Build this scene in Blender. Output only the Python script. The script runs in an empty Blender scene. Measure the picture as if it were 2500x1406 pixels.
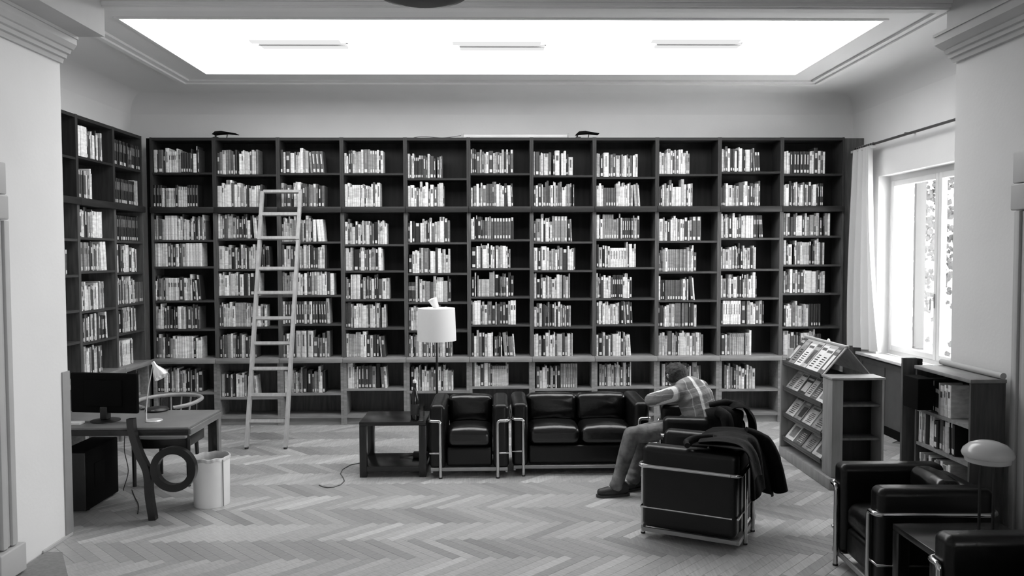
import bpy, math, random
from mathutils import Vector, Matrix
R = random.Random(7)
SC = bpy.context.scene
COL = SC.collection

# ------------------------------------------------------------------ camera
FPX, PITCH, YAW, ROLL, EYE = 1926.4, 0.0401, 0.0191, -0.003, 2.0
def cam_axes():
    f = Vector((math.sin(YAW), math.cos(YAW), 0)); r = Vector((math.cos(YAW), -math.sin(YAW), 0)); u = Vector((0, 0, 1))
    f2 = f*math.cos(PITCH) - u*math.sin(PITCH); u2 = u*math.cos(PITCH) + f*math.sin(PITCH)
    return r*math.cos(ROLL) + u2*math.sin(ROLL), u2*math.cos(ROLL) - r*math.sin(ROLL), f2
AX_R, AX_U, AX_F = cam_axes()
cd = bpy.data.cameras.new('camera'); cd.sensor_width = 36.0; cd.lens = FPX/2500*36; cd.clip_start = 0.05
cam = bpy.data.objects.new('camera', cd); COL.objects.link(cam)
M = Matrix((AX_R, AX_U, -AX_F)).transposed().to_4x4(); M.translation = (0, 0, EYE); cam.matrix_world = M
SC.camera = cam
def ray(px, py): return AX_F + AX_R*((px-1250)/FPX) - AX_U*((py-703)/FPX)
def at_x(px, py, X): d = ray(px, py); return Vector((0, 0, EYE)) + d*(X/d.x)   # measured point on a plane x = X
def at_y(px, py, Y): d = ray(px, py); return Vector((0, 0, EYE)) + d*(Y/d.y)
def at_z(px, py, Z): d = ray(px, py); return Vector((0, 0, EYE)) + d*((Z-EYE)/d.z)

# ------------------------------------------------------------------ world, lights, exposure
w = bpy.data.worlds.new('overcast'); SC.world = w; w.use_nodes = True
bg = w.node_tree.nodes['Background']; bg.inputs[0].default_value = (1, 1, 1, 1); bg.inputs[1].default_value = 15.0
def area(name, loc, rot, sx, sy, power):
    l = bpy.data.lights.new(name, 'AREA'); l.shape = 'RECTANGLE'; l.size = sx; l.size_y = sy; l.energy = power
    o = bpy.data.objects.new(name, l); COL.objects.link(o); o.location = loc; o.rotation_euler = rot; return o
pl = area('window_portal', (4.90, 8.02, 1.88), (0, math.radians(90), 0), 2.0, 2.1, 1.0); pl.data.cycles.is_portal = True
pl = area('window_portal', (3.66, -.25, 1.235), (0, math.radians(90), 0), 2.23, 2.5, 1.0); pl.data.cycles.is_portal = True
SKY_POWER = 6.5
SC.view_settings.view_transform = 'Standard'; SC.view_settings.look = 'None'
SC.view_settings.exposure = 0.0; SC.view_settings.gamma = 1.0; SC.view_settings.use_curve_mapping = False

# ------------------------------------------------------------------ materials
def mat(name, g, rough=0.6, metal=0.0, spec=0.5, var=0.0, scale=8.0, stretch=(1, 1, 1), bump=0.0, bscale=60.0, emit=0.0, coat=0.0):
    m = bpy.data.materials.new(name); m.use_nodes = True; nt = m.node_tree; b = nt.nodes['Principled BSDF']
    b.inputs['Roughness'].default_value = rough; b.inputs['Metallic'].default_value = metal
    b.inputs['Specular IOR Level'].default_value = spec; b.inputs['Base Color'].default_value = (g, g, g, 1)
    if coat: b.inputs['Coat Weight'].default_value = coat; b.inputs['Coat Roughness'].default_value = 0.25
    if emit:
        b.inputs['Emission Color'].default_value = (1, 1, 1, 1); b.inputs['Emission Strength'].default_value = emit
    if var or bump:
        tc = nt.nodes.new('ShaderNodeTexCoord'); mp = nt.nodes.new('ShaderNodeMapping'); mp.inputs['Scale'].default_value = stretch
        nt.links.new(tc.outputs['Object'], mp.inputs['Vector'])
    if var:
        n = nt.nodes.new('ShaderNodeTexNoise'); n.inputs['Scale'].default_value = scale; n.inputs['Detail'].default_value = 6
        nt.links.new(mp.outputs[0], n.inputs['Vector'])
        rp = nt.nodes.new('ShaderNodeValToRGB'); lo, hi = g*(1-var), min(1, g*(1+var))
        rp.color_ramp.elements[0].position = 0.3; rp.color_ramp.elements[0].color = (lo, lo, lo, 1)
        rp.color_ramp.elements[1].position = 0.7; rp.color_ramp.elements[1].color = (hi, hi, hi, 1)
        nt.links.new(n.outputs['Fac'], rp.inputs[0]); nt.links.new(rp.outputs[0], b.inputs['Base Color'])
    if bump:
        n2 = nt.nodes.new('ShaderNodeTexNoise'); n2.inputs['Scale'].default_value = bscale; n2.inputs['Detail'].default_value = 4
        nt.links.new(mp.outputs[0], n2.inputs['Vector'])
        bp = nt.nodes.new('ShaderNodeBump'); bp.inputs['Strength'].default_value = bump; bp.inputs['Distance'].default_value = 0.01
        nt.links.new(n2.outputs['Fac'], bp.inputs['Height']); nt.links.new(bp.outputs[0], b.inputs['Normal'])
    return m
PLASTER = mat('plaster', 0.70, 0.9, spec=0.2, var=0.03, scale=1.5, bump=0.08, bscale=40)
CEILING = mat('ceiling_plaster', 0.68, 0.95, spec=0.1, var=0.02, scale=1.2, bump=0.05)
MATG = mat('mat_grey', 0.20, 0.85, var=0.12, scale=40)
PLASTERD = mat('front_room_paint', 0.50, 0.9, var=0.03)
TRIM = mat('painted_trim', 0.42, 0.6, var=0.04, scale=4)
DARKTRIM = mat('dark_trim', 0.10, 0.6, var=0.1)
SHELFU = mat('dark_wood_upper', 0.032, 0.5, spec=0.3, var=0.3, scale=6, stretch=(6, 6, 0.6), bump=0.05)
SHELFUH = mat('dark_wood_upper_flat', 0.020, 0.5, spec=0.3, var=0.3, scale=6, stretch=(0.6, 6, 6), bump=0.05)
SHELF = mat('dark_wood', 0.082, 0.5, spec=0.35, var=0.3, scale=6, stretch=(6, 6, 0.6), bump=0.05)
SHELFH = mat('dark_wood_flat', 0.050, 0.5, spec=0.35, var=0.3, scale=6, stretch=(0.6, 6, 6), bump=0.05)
BASEWOOD = mat('brown_wood', 0.22, 0.45, spec=0.4, var=0.25, scale=6, stretch=(0.6, 6, 6))
BACKWOOD = mat('back_panel_wood', 0.010, 0.6, spec=0.25, var=0.4, scale=5, stretch=(5, 5, 0.5))
LADDERW = mat('pale_ladder_wood', 0.33, 0.5, var=0.15, scale=8, stretch=(4, 4, 0.5))
LEATHER = mat('black_leather', 0.003, 0.34, spec=0.36, var=0.3, scale=12, bump=0.2, bscale=22)
LEATHER2 = mat('black_leather_creased', 0.003, 0.27, spec=0.62, var=0.3, scale=12, bump=0.5, bscale=9)
CHROME = mat('chrome', 0.55, 0.17, metal=1.0)
BLACKMETAL = mat('black_metal', 0.012, 0.4, metal=0.0, var=0.2)
BLACKLAQ = mat('black_lacquer', 0.010, 0.25, var=0.2, scale=3)
BLACKPL = mat('black_plastic', 0.010, 0.45, var=0.1)
BLACKMAT = mat('black_matte', 0.004, 0.9, spec=0.1, var=0.1)
GREYPL = mat('grey_plastic', 0.25, 0.5, var=0.05)
WHITEPL = mat('white_plastic', 0.75, 0.4, var=0.02)
PAPER = mat('paper', 0.70, 0.8, var=0.05)
PAGES = mat('book_pages', 0.42, 0.9, var=0.2, scale=60, stretch=(10, 1, 1))
LABEL = mat('spine_sticker', 0.62, 0.6, var=0.1, scale=30)
SILLM = mat('sill_white', 0.72, 0.35, var=0.03)
FRAMEW = mat('window_white', 0.62, 0.4, var=0.03)
RADC = mat('radiator_grey', 0.075, 0.6, var=0.1)
DESKTOP = mat('desk_top_grey', 0.16, 0.35, var=0.15, scale=5)
STEELG = mat('steel_grey', 0.30, 0.35, metal=0.6, var=0.1)
BINM = mat('bin_enamel', 0.80, 0.35, var=0.06, scale=3)
LINER = mat('bin_liner', 0.50, 0.5, var=0.2, bump=0.4, bscale=30)
SILVER = mat('brushed_silver', 0.80, 0.30, metal=0.6, var=0.05)
CHAIRW = mat('bentwood', 0.28, 0.4, var=0.2, scale=6)
PLANKBASE = mat('subfloor', 0.16, 0.8)
RACKW = mat('rack_grey_wood', 0.24, 0.5, var=0.15, scale=6, stretch=(4, 4, 0.6))
RACKL = mat('rack_lip', 0.055, 0.4, var=0.3, scale=60, stretch=(1, 12, 1))
RACKT = mat('rack_sheet', 0.42, 0.4, var=0.1)
LAMPSH = mat('opal_lamp_glass', 0.46, 0.22, var=0.06, scale=2)
CORDM = mat('grey_cord', 0.12, 0.6)
IVYM = mat('ivy_leaf', 0.013, 0.6, var=0.4, scale=20)
EXTW = mat('outside_render', 0.80, 0.9, var=0.06, scale=3)
SKIN = mat('skin', 0.34, 0.5, var=0.06, scale=20)
HAIR = mat('dark_hair', 0.040, 0.6, spec=0.15, var=0.7, scale=30, bump=0.8, bscale=60)
JEANS = mat('denim', 0.13, 0.85, var=0.6, scale=11, bump=1.0, bscale=13)
SHOE = mat('dark_shoe', 0.02, 0.6, var=0.3)
SOLE = mat('shoe_sole', 0.05, 0.7)
JACKET = mat('dark_jacket_cloth', 0.004, 0.8, spec=0.08, var=0.4, scale=10, bump=0.5, bscale=30)
JACKET2 = mat('dark_jacket_cloth_worn', 0.012, 0.75, spec=0.12, var=0.5, scale=8, bump=0.5, bscale=24)
# skylight: a luminous panel
def emission(name, s):
    m = bpy.data.materials.new(name); m.use_nodes = True; nt = m.node_tree; nt.nodes.clear()
    e = nt.nodes.new('ShaderNodeEmission'); e.inputs[1].default_value = s; o = nt.nodes.new('ShaderNodeOutputMaterial')
    nt.links.new(e.outputs[0], o.inputs[0]); return m
SKYM = emission('luminous_panel', SKY_POWER)
TUBEM = emission('lamp_tube_glow', 0.84)
def glass(name, tint=0.95):
    m = bpy.data.materials.new(name); m.use_nodes = True; nt = m.node_tree; nt.nodes.clear()
    t = nt.nodes.new('ShaderNodeBsdfTransparent'); t.inputs[0].default_value = (tint, tint, tint, 1)
    g = nt.nodes.new('ShaderNodeBsdfGlossy'); g.inputs['Roughness'].default_value = 0.02
    lw = nt.nodes.new('ShaderNodeLayerWeight'); lw.inputs[0].default_value = 0.5
    pw = nt.nodes.new('ShaderNodeMath'); pw.operation = 'POWER'; pw.inputs[1].default_value = 5.0; nt.links.new(lw.outputs['Facing'], pw.inputs[0])
    f = nt.nodes.new('ShaderNodeMath'); f.operation = 'MULTIPLY_ADD'; f.inputs[1].default_value = 0.8; f.inputs[2].default_value = 0.04; nt.links.new(pw.outputs[0], f.inputs[0])
    x = nt.nodes.new('ShaderNodeMixShader'); o = nt.nodes.new('ShaderNodeOutputMaterial')
    nt.links.new(f.outputs[0], x.inputs[0]); nt.links.new(t.outputs[0], x.inputs[1]); nt.links.new(g.outputs[0], x.inputs[2]); nt.links.new(x.outputs[0], o.inputs[0])
    return m
GLASS = glass('window_glass', 0.97)
TUMBLER = glass('drinking_glass', 0.80)
def translucent(name, g):
    m = bpy.data.materials.new(name); m.use_nodes = True; nt = m.node_tree; b = nt.nodes['Principled BSDF']
    b.inputs['Base Color'].default_value = (g, g, g, 1); b.inputs['Roughness'].default_value = 0.85
    o = nt.nodes['Material Output']; t = nt.nodes.new('ShaderNodeBsdfTranslucent'); t.inputs[0].default_value = (g, g, g, 1)
    n = nt.nodes.new('ShaderNodeTexNoise'); n.inputs['Scale'].default_value = 120; bp = nt.nodes.new('ShaderNodeBump'); bp.inputs['Strength'].default_value = 0.05
    nt.links.new(n.outputs['Fac'], bp.inputs['Height']); nt.links.new(bp.outputs[0], b.inputs['Normal'])
    x = nt.nodes.new('ShaderNodeMixShader'); x.inputs[0].default_value = 0.28
    nt.links.new(b.outputs[0], x.inputs[1]); nt.links.new(t.outputs[0], x.inputs[2]); nt.links.new(x.outputs[0], o.inputs[0]); return m
SHADE = translucent('lamp_shade_cloth', 0.93)
CURTAIN = translucent('curtain_cloth', 0.66)
BOOKG = [0.010, 0.022, 0.045, 0.085, 0.15, 0.24, 0.36, 0.50, 0.64, 0.76]
BOOKM = [mat('book_cloth_%d' % i, g, 0.5, var=0.22, scale=14, stretch=(1, 1, 3)) for i, g in enumerate(BOOKG)]
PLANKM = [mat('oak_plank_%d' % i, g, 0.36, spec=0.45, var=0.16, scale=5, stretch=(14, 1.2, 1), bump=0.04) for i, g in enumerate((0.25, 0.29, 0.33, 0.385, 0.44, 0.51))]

# ------------------------------------------------------------------ mesh builder
def NRM(v): return v.normalized()
class MB:
    def __init__(s): s.v = []; s.f = []; s.m = []
    def add(s, vs, fs, m=0):
        o = len(s.v); s.v += [tuple(p) for p in vs]; s.f += [tuple(i+o for i in f) for f in fs]; s.m += [m]*len(fs); return s
    def box(s, x0, x1, y0, y1, z0, z1, m=0):
        vs = [(x, y, z) for z in (z0, z1) for y in (y0, y1) for x in (x0, x1)]
        return s.add(vs, [(0, 2, 3, 1), (4, 5, 7, 6), (0, 1, 5, 4), (2, 6, 7, 3), (0, 4, 6, 2), (1, 3, 7, 5)], m)
    def obox(s, c, a, b, d, m=0):        # centre and three half-axes
        c, a, b, d = Vector(c), Vector(a), Vector(b), Vector(d)
        vs = [c + a*i + b*j + d*k for k in (-1, 1) for j in (-1, 1) for i in (-1, 1)]
        fs = [(0, 2, 3, 1), (4, 5, 7, 6), (0, 1, 5, 4), (2, 6, 7, 3), (0, 4, 6, 2), (1, 3, 7, 5)]
        if a.cross(b).dot(d) < 0: fs = [f[::-1] for f in fs]
        return s.add(vs, fs, m)
    def rbox(s, x0, x1, y0, y1, z0, z1, r, n=2, mid=1, m=0, fn=None):   # box with rounded edges
        h = ((x1-x0)/2, (y1-y0)/2, (z1-z0)/2); c = ((x0+x1)/2, (y0+y1)/2, (z0+z1)/2)
        r = min(r, min(h)*0.999)
        def samp(hh):
            k = hh - r; L = [(-k, -1 + i/n) for i in range(n)] + [(-k + 2*k*j/mid, 0.0) for j in range(mid+1)] + [(k, (i+1)/n) for i in range(n)]
            return L
        S = [samp(q) for q in h]; key = {}; vs = []; fs = []
        def vid(p):
            q = (round(p[0], 5), round(p[1], 5), round(p[2], 5))
            if q not in key: key[q] = len(vs); vs.append(p)
            return key[q]
        for ax in range(3):
            u, v_ = (ax+1) % 3, (ax+2) % 3
            for sg in (-1, 1):
                g = []
                for cu, tu in S[u]:
                    row = []
                    for cv, tv in S[v_]:
                        d = [0, 0, 0]; d[ax] = sg; d[u] = math.tan(tu*math.pi/4); d[v_] = math.tan(tv*math.pi/4)
                        l = math.sqrt(d[0]**2+d[1]**2+d[2]**2); p = [0, 0, 0]
                        p[ax] = sg*(h[ax]-r) + r*d[ax]/l; p[u] = cu + r*d[u]/l; p[v_] = cv + r*d[v_]/l
                        row.append(vid(tuple(p)))
                    g.append(row)
                for i in range(len(g)-1):
                    for j in range(len(g[0])-1):
                        f = (g[i][j], g[i+1][j], g[i+1][j+1], g[i][j+1])
                        if len(set(f)) < 3: continue
                        f = tuple(dict.fromkeys(f)); fs.append(f if sg > 0 else f[::-1])
        if fn: vs = [fn(p, h) for p in vs]
        return s.add([(p[0]+c[0], p[1]+c[1], p[2]+c[2]) for p in vs], fs, m)
    def tube(s, path, r, n=10, closed=False, m=0):
        P = [Vector(p) for p in path]; k = len(P); rr = r if isinstance(r, (list, tuple)) else [r]*k
        T = []
        for i in range(k):
            a = P[(i-1) % k] if (closed or i > 0) else P[0]; b = P[(i+1) % k] if (closed or i < k-1) else P[-1]
            T.append(NRM(b-a))
        ref = Vector((0, 0, 1)) if abs(T[0].z) < 0.9 else Vector((1, 0, 0)); U = NRM(T[0].cross(ref)); vs = []
        for i in range(k):
            U = U - T[i]*U.dot(T[i]); U = NRM(U); W = T[i].cross(U)
            vs += [P[i] + (U*math.cos(2*math.pi*j/n) + W*math.sin(2*math.pi*j/n))*rr[i] for j in range(n)]
        fs = []
        for i in range(k if closed else k-1):
            a, b = i*n, ((i+1) % k)*n
            fs += [(a+j, a+(j+1) % n, b+(j+1) % n, b+j) for j in range(n)]
        if not closed: fs += [tuple(range(n))[::-1], tuple(range((k-1)*n, k*n))]
        return s.add(vs, fs, m)
    def lathe(s, prof, n=24, c=(0, 0, 0), m=0, ax=None):
        A = ax or (Vector((1, 0, 0)), Vector((0, 1, 0)), Vector((0, 0, 1))); c = Vector(c); vs = []
        for r, z in prof: vs += [c + A[0]*(r*math.cos(2*math.pi*j/n)) + A[1]*(r*math.sin(2*math.pi*j/n)) + A[2]*z for j in range(n)]
        fs = []
        for i in range(len(prof)-1): fs += [(i*n+j, i*n+(j+1) % n, (i+1)*n+(j+1) % n, (i+1)*n+j) for j in range(n)]
        if prof[0][0] > 1e-4: fs.append(tuple(range(n))[::-1])
        if prof[-1][0] > 1e-4: fs.append(tuple(range((len(prof)-1)*n, len(prof)*n)))
        return s.add(vs, fs, m)
    def prism(s, poly, axis, a, b, m=0):   # polygon of (p, q) extruded along axis; axis 'y': (x, z), 'x': (y, z), 'z': (x, y)
        def mk(p, q, t): return {'y': (p, t, q), 'x': (t, p, q), 'z': (p, q, t)}[axis]
        n = len(poly); vs = [mk(p, q, a) for p, q in poly] + [mk(p, q, b) for p, q in poly]
        fs = [(i, (i+1) % n, (i+1) % n + n, i+n) for i in range(n)] + [tuple(range(n))[::-1], tuple(range(n, 2*n))]
        return s.add(vs, fs, m)
    def sheet(s, grid, m=0):
        n, k = len(grid), len(grid[0]); vs = [p for row in grid for p in row]
        return s.add(vs, [(i*k+j, i*k+j+1, (i+1)*k+j+1, (i+1)*k+j) for i in range(n-1) for j in range(k-1)], m)
    def mesh(s, name, mats, smooth=None, fix=False):
        me = bpy.data.meshes.new(name); me.from_pydata(s.v, [], s.f)
        for x in (mats if isinstance(mats, (list, tuple)) else [mats]): me.materials.append(x)
        if any(s.m): me.polygons.foreach_set('material_index', s.m)
        if fix:
            import bmesh
            bm = bmesh.new(); bm.from_mesh(me); bmesh.ops.recalc_face_normals(bm, faces=bm.faces); bm.to_mesh(me); bm.free()
        if smooth:
            me.polygons.foreach_set('use_smooth', [True]*len(me.polygons)); me.set_sharp_from_angle(angle=math.radians(smooth))
        me.update(); return me
    def build(s, name, mats, parent=None, smooth=None, fix=False, loc=None):
        o = bpy.data.objects.new(name, s.mesh(name, mats, smooth, fix)); COL.objects.link(o)
        if parent: o.parent = parent
        if loc: o.location = loc
        return o
def tag(o, label=None, cat=None, group=None, kind=None):
    if label: o['label'] = label
    if cat: o['category'] = cat
    if group: o['group'] = group
    if kind: o['kind'] = kind
    return o
def thing(name, label, cat, loc=(0, 0, 0), rz=0.0, group=None, kind=None):
    o = bpy.data.objects.new(name, None); COL.objects.link(o); o.location = loc; o.rotation_euler = (0, 0, rz); o.empty_display_size = 0.1
    return tag(o, label, cat, group, kind)
def struct(name, mb, m, smooth=None, fix=False): return tag(mb.build(name, m, None, smooth, fix), kind='structure')
def kids(o): return list(o.children)
def copy_tree(o, parent=None):
    c = o.copy(); COL.objects.link(c)
    if parent: c.parent = parent
    for ch in kids(o): copy_tree(ch, c)
    return c
ORD = 'zeroth first second third fourth fifth sixth seventh eighth ninth tenth eleventh twelfth'.split()

# ------------------------------------------------------------------ room shell
XL, XR, YB, ZC, YO = -4.43, 4.40, 9.72, 3.95, 5.69      # far room: left wall, right wall, back wall, ceiling, opening plane
NXL, NXR = -3.08, 3.32                                   # front room side walls
struct('wall_back', MB().box(XL-.2, XR+.4, YB, YB+.2, 0, ZC+.3), PLASTER)
struct('wall_left', MB().box(XL-.2, XL, YO, YB, 0, ZC+.3), PLASTER)
WY0, WY1, WZ0, WZ1 = 7.0, 9.05, 0.86, 2.905
wr = MB()
wr.box(XR, XR+.42, WY1, YB, 0, ZC+.3); wr.box(XR, XR+.42, YO-.3, WY0, 0, ZC+.3); wr.box(XR, XR+.42, WY0, WY1, 0, WZ0-.04); wr.box(XR, XR+.42, WY0, WY1, WZ1, ZC+.3)
struct('wall_right', wr, PLASTER)
# front room
struct('wall_near_left', MB().box(-4.63, NXL, -3.2, YO, 0, 4.7), PLASTER)
V0, V1, V2, V3 = -1.5, 1.0, .12, 2.35
nr = MB().box(NXR, 4.7, YO-.3, YO, 0, 4.7).box(NXR, NXR+.3, V1, YO-.3, 0, 4.7).box(NXR, NXR+.3, -3.2, V0, 0, 4.7).box(NXR, NXR+.3, V0, V1, 0, V2).box(NXR, NXR+.3, V0, V1, V3, 4.7)
struct('wall_near_right', nr, PLASTER)
w2 = tag(MB().box(NXR+.15, NXR+.21, V0, V1, V2, V2+.06).box(NXR+.15, NXR+.21, V0, V1, V3-.06, V3).build('window_2', TRIM), kind='structure')     # front room window, beside the camera
for y in (V0, -.28, V1-.06): MB().box(NXR+.15, NXR+.21, y, y+.06, V2+.06, V3-.06).build('mullion', TRIM, w2)
struct('wall_rear', MB().box(-4.6, 4.7, -3.4, -3.2, 0, 4.7), PLASTERD)
p1_, p2_ = at_z(152, 1347, .01), at_z(167, 1410, .01)
mt_ = MB().prism([(NXL+.02, 3.6), (-2.62, 3.6), (p2_.x, p2_.y), (p1_.x, p1_.y), (NXL+.02, 5.33)], 'z', 0.0008, .010)
tag(mt_.build('door_mat', MATG, None, None, True), 'plain grey mat on the floor against the left pier', 'mat')
def cornice(name, xw, s, z0, z1, reach):   # stepped moulding under the ceiling block, running with the wall
    st = [(0, z0), (.022, z0), (.03, z0+.03), (.05, z0+.034), (.055, z0+.06), (.075, z0+.064), (.085, z0+.09), (.10, z0+.094),
          (reach-.012, z0+.125), (reach-.012, z1-.02), (reach, z1-.02), (reach, z1), (-.12, z1), (-.12, z0)]
    mb = MB(); mb.prism([(xw + s*a, b) for a, b in st], 'y', -3.2, YO); struct(name, mb, TRIM, fix=True)
cornice('trim_2', NXL, 1, 3.37, 3.555, 0.135)
cornice('trim_3', 3.31, -1, 3.38, 3.58, 0.165)
struct('trim_4', MB().box(NXL, -2.76, -3.2, YO, 3.5552, 4.7), TRIM)
struct('trim_5', MB().box(3.245, NXR, -3.2, YO, 3.5802, 4.7), TRIM)
bm_ = MB().box(-2.76, 3.245, 5.655, 5.74, 3.752, 4.7)
bm_.box(-2.76, 3.245, 5.62, 5.655, 3.790, 3.815); bm_.box(-2.76, 3.245, 5.635, 5.655, 3.765, 3.789)
struct('beam', bm_, PLASTER)
cl = MB().box(-4.6, 4.7, -3.2, 5.655, 4.65, 4.75)
struct('ceiling_front', cl, CEILING)
SX0, SX1, SY0, SY1 = -3.07, 3.215, 6.565, 8.505
ce = MB()
ce.box(XL-.2, XR+.4, YO, SY0, ZC, ZC+.1); ce.box(XL-.2, XR+.4, SY1, YB+.2, ZC, ZC+.1); ce.box(XL-.2, SX0, SY0, SY1, ZC, ZC+.1); ce.box(SX1, XR+.4, SY0, SY1, ZC, ZC+.1)
struct('ceiling', ce, CEILING)
cv = MB()      # coved corner between walls and ceiling
rc = 0.22
arc = [(rc*(1-math.sin(a)), rc*(1-math.cos(a))) for a in [i*math.pi/2/8 for i in range(9)]]      # (distance from wall, distance below ceiling)
cv.prism([(YB-a, ZC-b) for a, b in arc]+[(YB, ZC)], 'x', XL, XR)
cv.prism([(XL+a, ZC-b) for a, b in arc]+[(XL, ZC)], 'y', YO, YB)
cv.prism([(XR-a, ZC-b) for a, b in arc]+[(XR, ZC)], 'y', YO, YB)
struct('trim_6', cv, CEILING, smooth=30, fix=True)
fr = MB()      # stepped plaster frame round the skylight
def ringframe(mb, o0, o1, z0, z1):
    x0, x1, y0, y1 = SX0, SX1, SY0, SY1
    mb.box(x0-o1, x1+o1, y0-o1, y0-o0, z0, z1); mb.box(x0-o1, x1+o1, y1+o0, y1+o1, z0, z1)
    mb.box(x0-o1, x0-o0, y0-o0, y1+o0, z0, z1); mb.box(x1+o0, x1+o1, y0-o0, y1+o0, z0, z1)
ringframe(fr, 0.0, 0.03, ZC-.012, ZC); ringframe(fr, 0.30, 0.36, ZC-.022, ZC); ringframe(fr, 0.36, 0.41, ZC-.04, ZC); ringframe(fr, 0.41, 0.44, ZC-.02, ZC)
struct('trim_7', fr, CEILING)
sk = thing('skylight', 'long glowing rectangular skylight panel set in the white ceiling', 'skylight', ((SX0+SX1)/2, (SY0+SY1)/2, ZC))
sk['kind'] = 'thing'
hx, hy = (SX1-SX0)/2, (SY1-SY0)/2
MB().box(-hx, hx, -hy, hy, .012, .03).build('luminous_panel', SKYM, sk)
for i, (a, b, yy, nm) in enumerate(((633, 845, 115, 'left'), (1122, 1330, 119, 'middle'), (1603, 1810, 114, 'right'))):
    p0, p1 = at_z(a, yy, ZC-.03), at_z(b, yy, ZC-.03)
    L = (p1-p0).length; c_ = (p0+p1)/2
    t = thing('strip_light', ['slim strip light under the skylight, above the ladder', 'slim strip light under the middle of the skylight', 'slim strip light under the skylight, on the window side'][i], 'ceiling light', (c_.x, c_.y, ZC-.03), 0, 'strip lights under the skylight')
    MB().rbox(-L/2, L/2, -.012, .13, .014, .036, .008).build('diffuser', TUBEM, t)
    MB().rbox(-L/2-.06, L/2-.04, -.12, -.03, .02, .036, .006).build('reflector', TUBEM, t)
    MB().box(-L/2, L/2, -.02, -.0125, .008, .018).build('housing', GREYPL, t)
    for s in (-1, 1): MB().box(s*L/2-.015, s*L/2+.015, .0, .03, .036, .042).build('bracket', GREYPL, t)

# ------------------------------------------------------------------ herringbone oak floor
LP, WP = 0.49, 0.07
fl = tag(MB().box(-4.7, 4.9, -3.3, 9.75, -.12, -.013).build('floor', PLANKBASE), kind='structure')
def plank_frames():
    c45 = math.sqrt(.5); out = []
    # herringbone in a frame turned by 45 degrees: cell step (WP, WP), L = 7 W
    for i in range(-75, 75):
        for j in range(-2, 18):
            # horizontal plank then vertical plank
            for k in (0, 1):
                u0 = i*WP + j*LP; v0 = i*WP - j*LP
                if k == 0: u, v, hu, hv = u0 + LP/2, v0 + WP/2, LP/2, WP/2
                else: u, v, hu, hv = u0 + WP/2, v0 + WP + LP/2, WP/2, LP/2
                x = (u+v)*c45; y = (u-v)*c45
                out.append((x, y, k))
    return out
def plank_mesh(m):
    g = .0004; b = .0012; mb = MB(); hx, hy = LP/2-g, WP/2-g; sg = ((-1, -1), (1, -1), (1, 1), (-1, 1))
    vs = [(sx*hx, sy*hy, -.012) for sx, sy in sg] + [(sx*hx, sy*hy, -b) for sx, sy in sg] + [(sx*(hx-b), sy*(hy-b), 0) for sx, sy in sg]
    fs = [(0, 1, 5, 4), (1, 2, 6, 5), (2, 3, 7, 6), (3, 0, 4, 7), (4, 5, 9, 8), (5, 6, 10, 9), (6, 7, 11, 10), (7, 4, 8, 11), (8, 9, 10, 11)]
    return mb.add(vs, fs).mesh('parquet_plank', m)
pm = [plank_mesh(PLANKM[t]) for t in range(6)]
allp = []
for x, y, k in plank_frames():
    if not (-4.4 < x < 4.38 and 0.0 < y < 9.66): continue
    if y < YO-.2 and not (NXL-.35 < x < NXR+.35): continue
    if y < 4.2: continue
    t = min(5, max(0, int(R.gauss(1.5 + (1.9 if k == 0 else 0), .8)+.5)))  # planks laid one way toned lighter, imitating the directional sheen of the grain
    allp.append((x, y, k, t))
def occl(x, y):  # planks hidden under the furniture rows come last
    return (-1.3 < x < 1.45 and y > 7.15) or y > 8.9 or x > 2.0 and y < 6.6 or x < -3.0 or (x > 1.0 and y < 6.1)
vis = sorted([p for p in allp if not occl(p[0], p[1]) and abs(p[0]) < 0.66*p[1] and p[1] > 4.95], key=lambda p: p[1])
near = set(id(p) for p in vis[:296])
far = MB()
for p in allp:
    x, y, k, t = p; a = math.pi/4 if k == 0 else -math.pi/4
    dz = R.uniform(-.0006, .0004)
    if id(p) in near:
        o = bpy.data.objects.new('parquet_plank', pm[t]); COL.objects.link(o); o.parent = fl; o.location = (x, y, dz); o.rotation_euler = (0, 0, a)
    else:
        me = pm[t]; ca, sa = math.cos(a), math.sin(a)
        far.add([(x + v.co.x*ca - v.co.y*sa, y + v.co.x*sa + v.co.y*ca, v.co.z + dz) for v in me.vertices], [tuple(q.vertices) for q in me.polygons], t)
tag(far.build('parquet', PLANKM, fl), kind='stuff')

# ------------------------------------------------------------------ bookcases
BF, BW, BX0 = 9.387, 0.747, -3.3194        # front plane, bay width, x of the divider right of the first bay
ROWY = [[423.5,509,588,653,736,806,880,959],[428,513,584.5,659,724,800,883,971],[424.6,513,592,658,723,793,878,961],[425,513,598.7,663,733,802.5,880,950],
        [437.4,513,594,669,740,809,880,956],[425,511,586.5,657,726.5,795,880,945],[430,512,592,662,731,800,880,950],[434,512,585,655,730,794,880,945],
        [427,512,590,665,735,800,880,945],[421,511,583,659,729,794,880,951],[426,511,577.5,648,718,799.5,880,950]]
ENDS = [[487,483,503,494,489,487,497,497],[631,640,636,656,640,650,632,628],[795,794,789,802,815,809,809,796],[937,928,946,940,953,942,938,943],
        [1086,1090,1098,1102,1103,1090,1109,1110],[1258,1252,1257,1248,1258,1264,1254,1246],[1405,1405,1400,1407,1396,1401,1399,1411],[1560,1560,1562,1555,1548,1549,1542,1549],
        [1689,1697,1721,1702,1705,1705,1722,1712],[1860,1860,1862,1851,1852,1867,1838,1845],[2018,2013,2030,2014,2016,2005,2007,2010]]
ZTOP, ZMID, ZLED = 3.405, 2.555, 0.775
TB = .022                                  # board thickness
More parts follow.
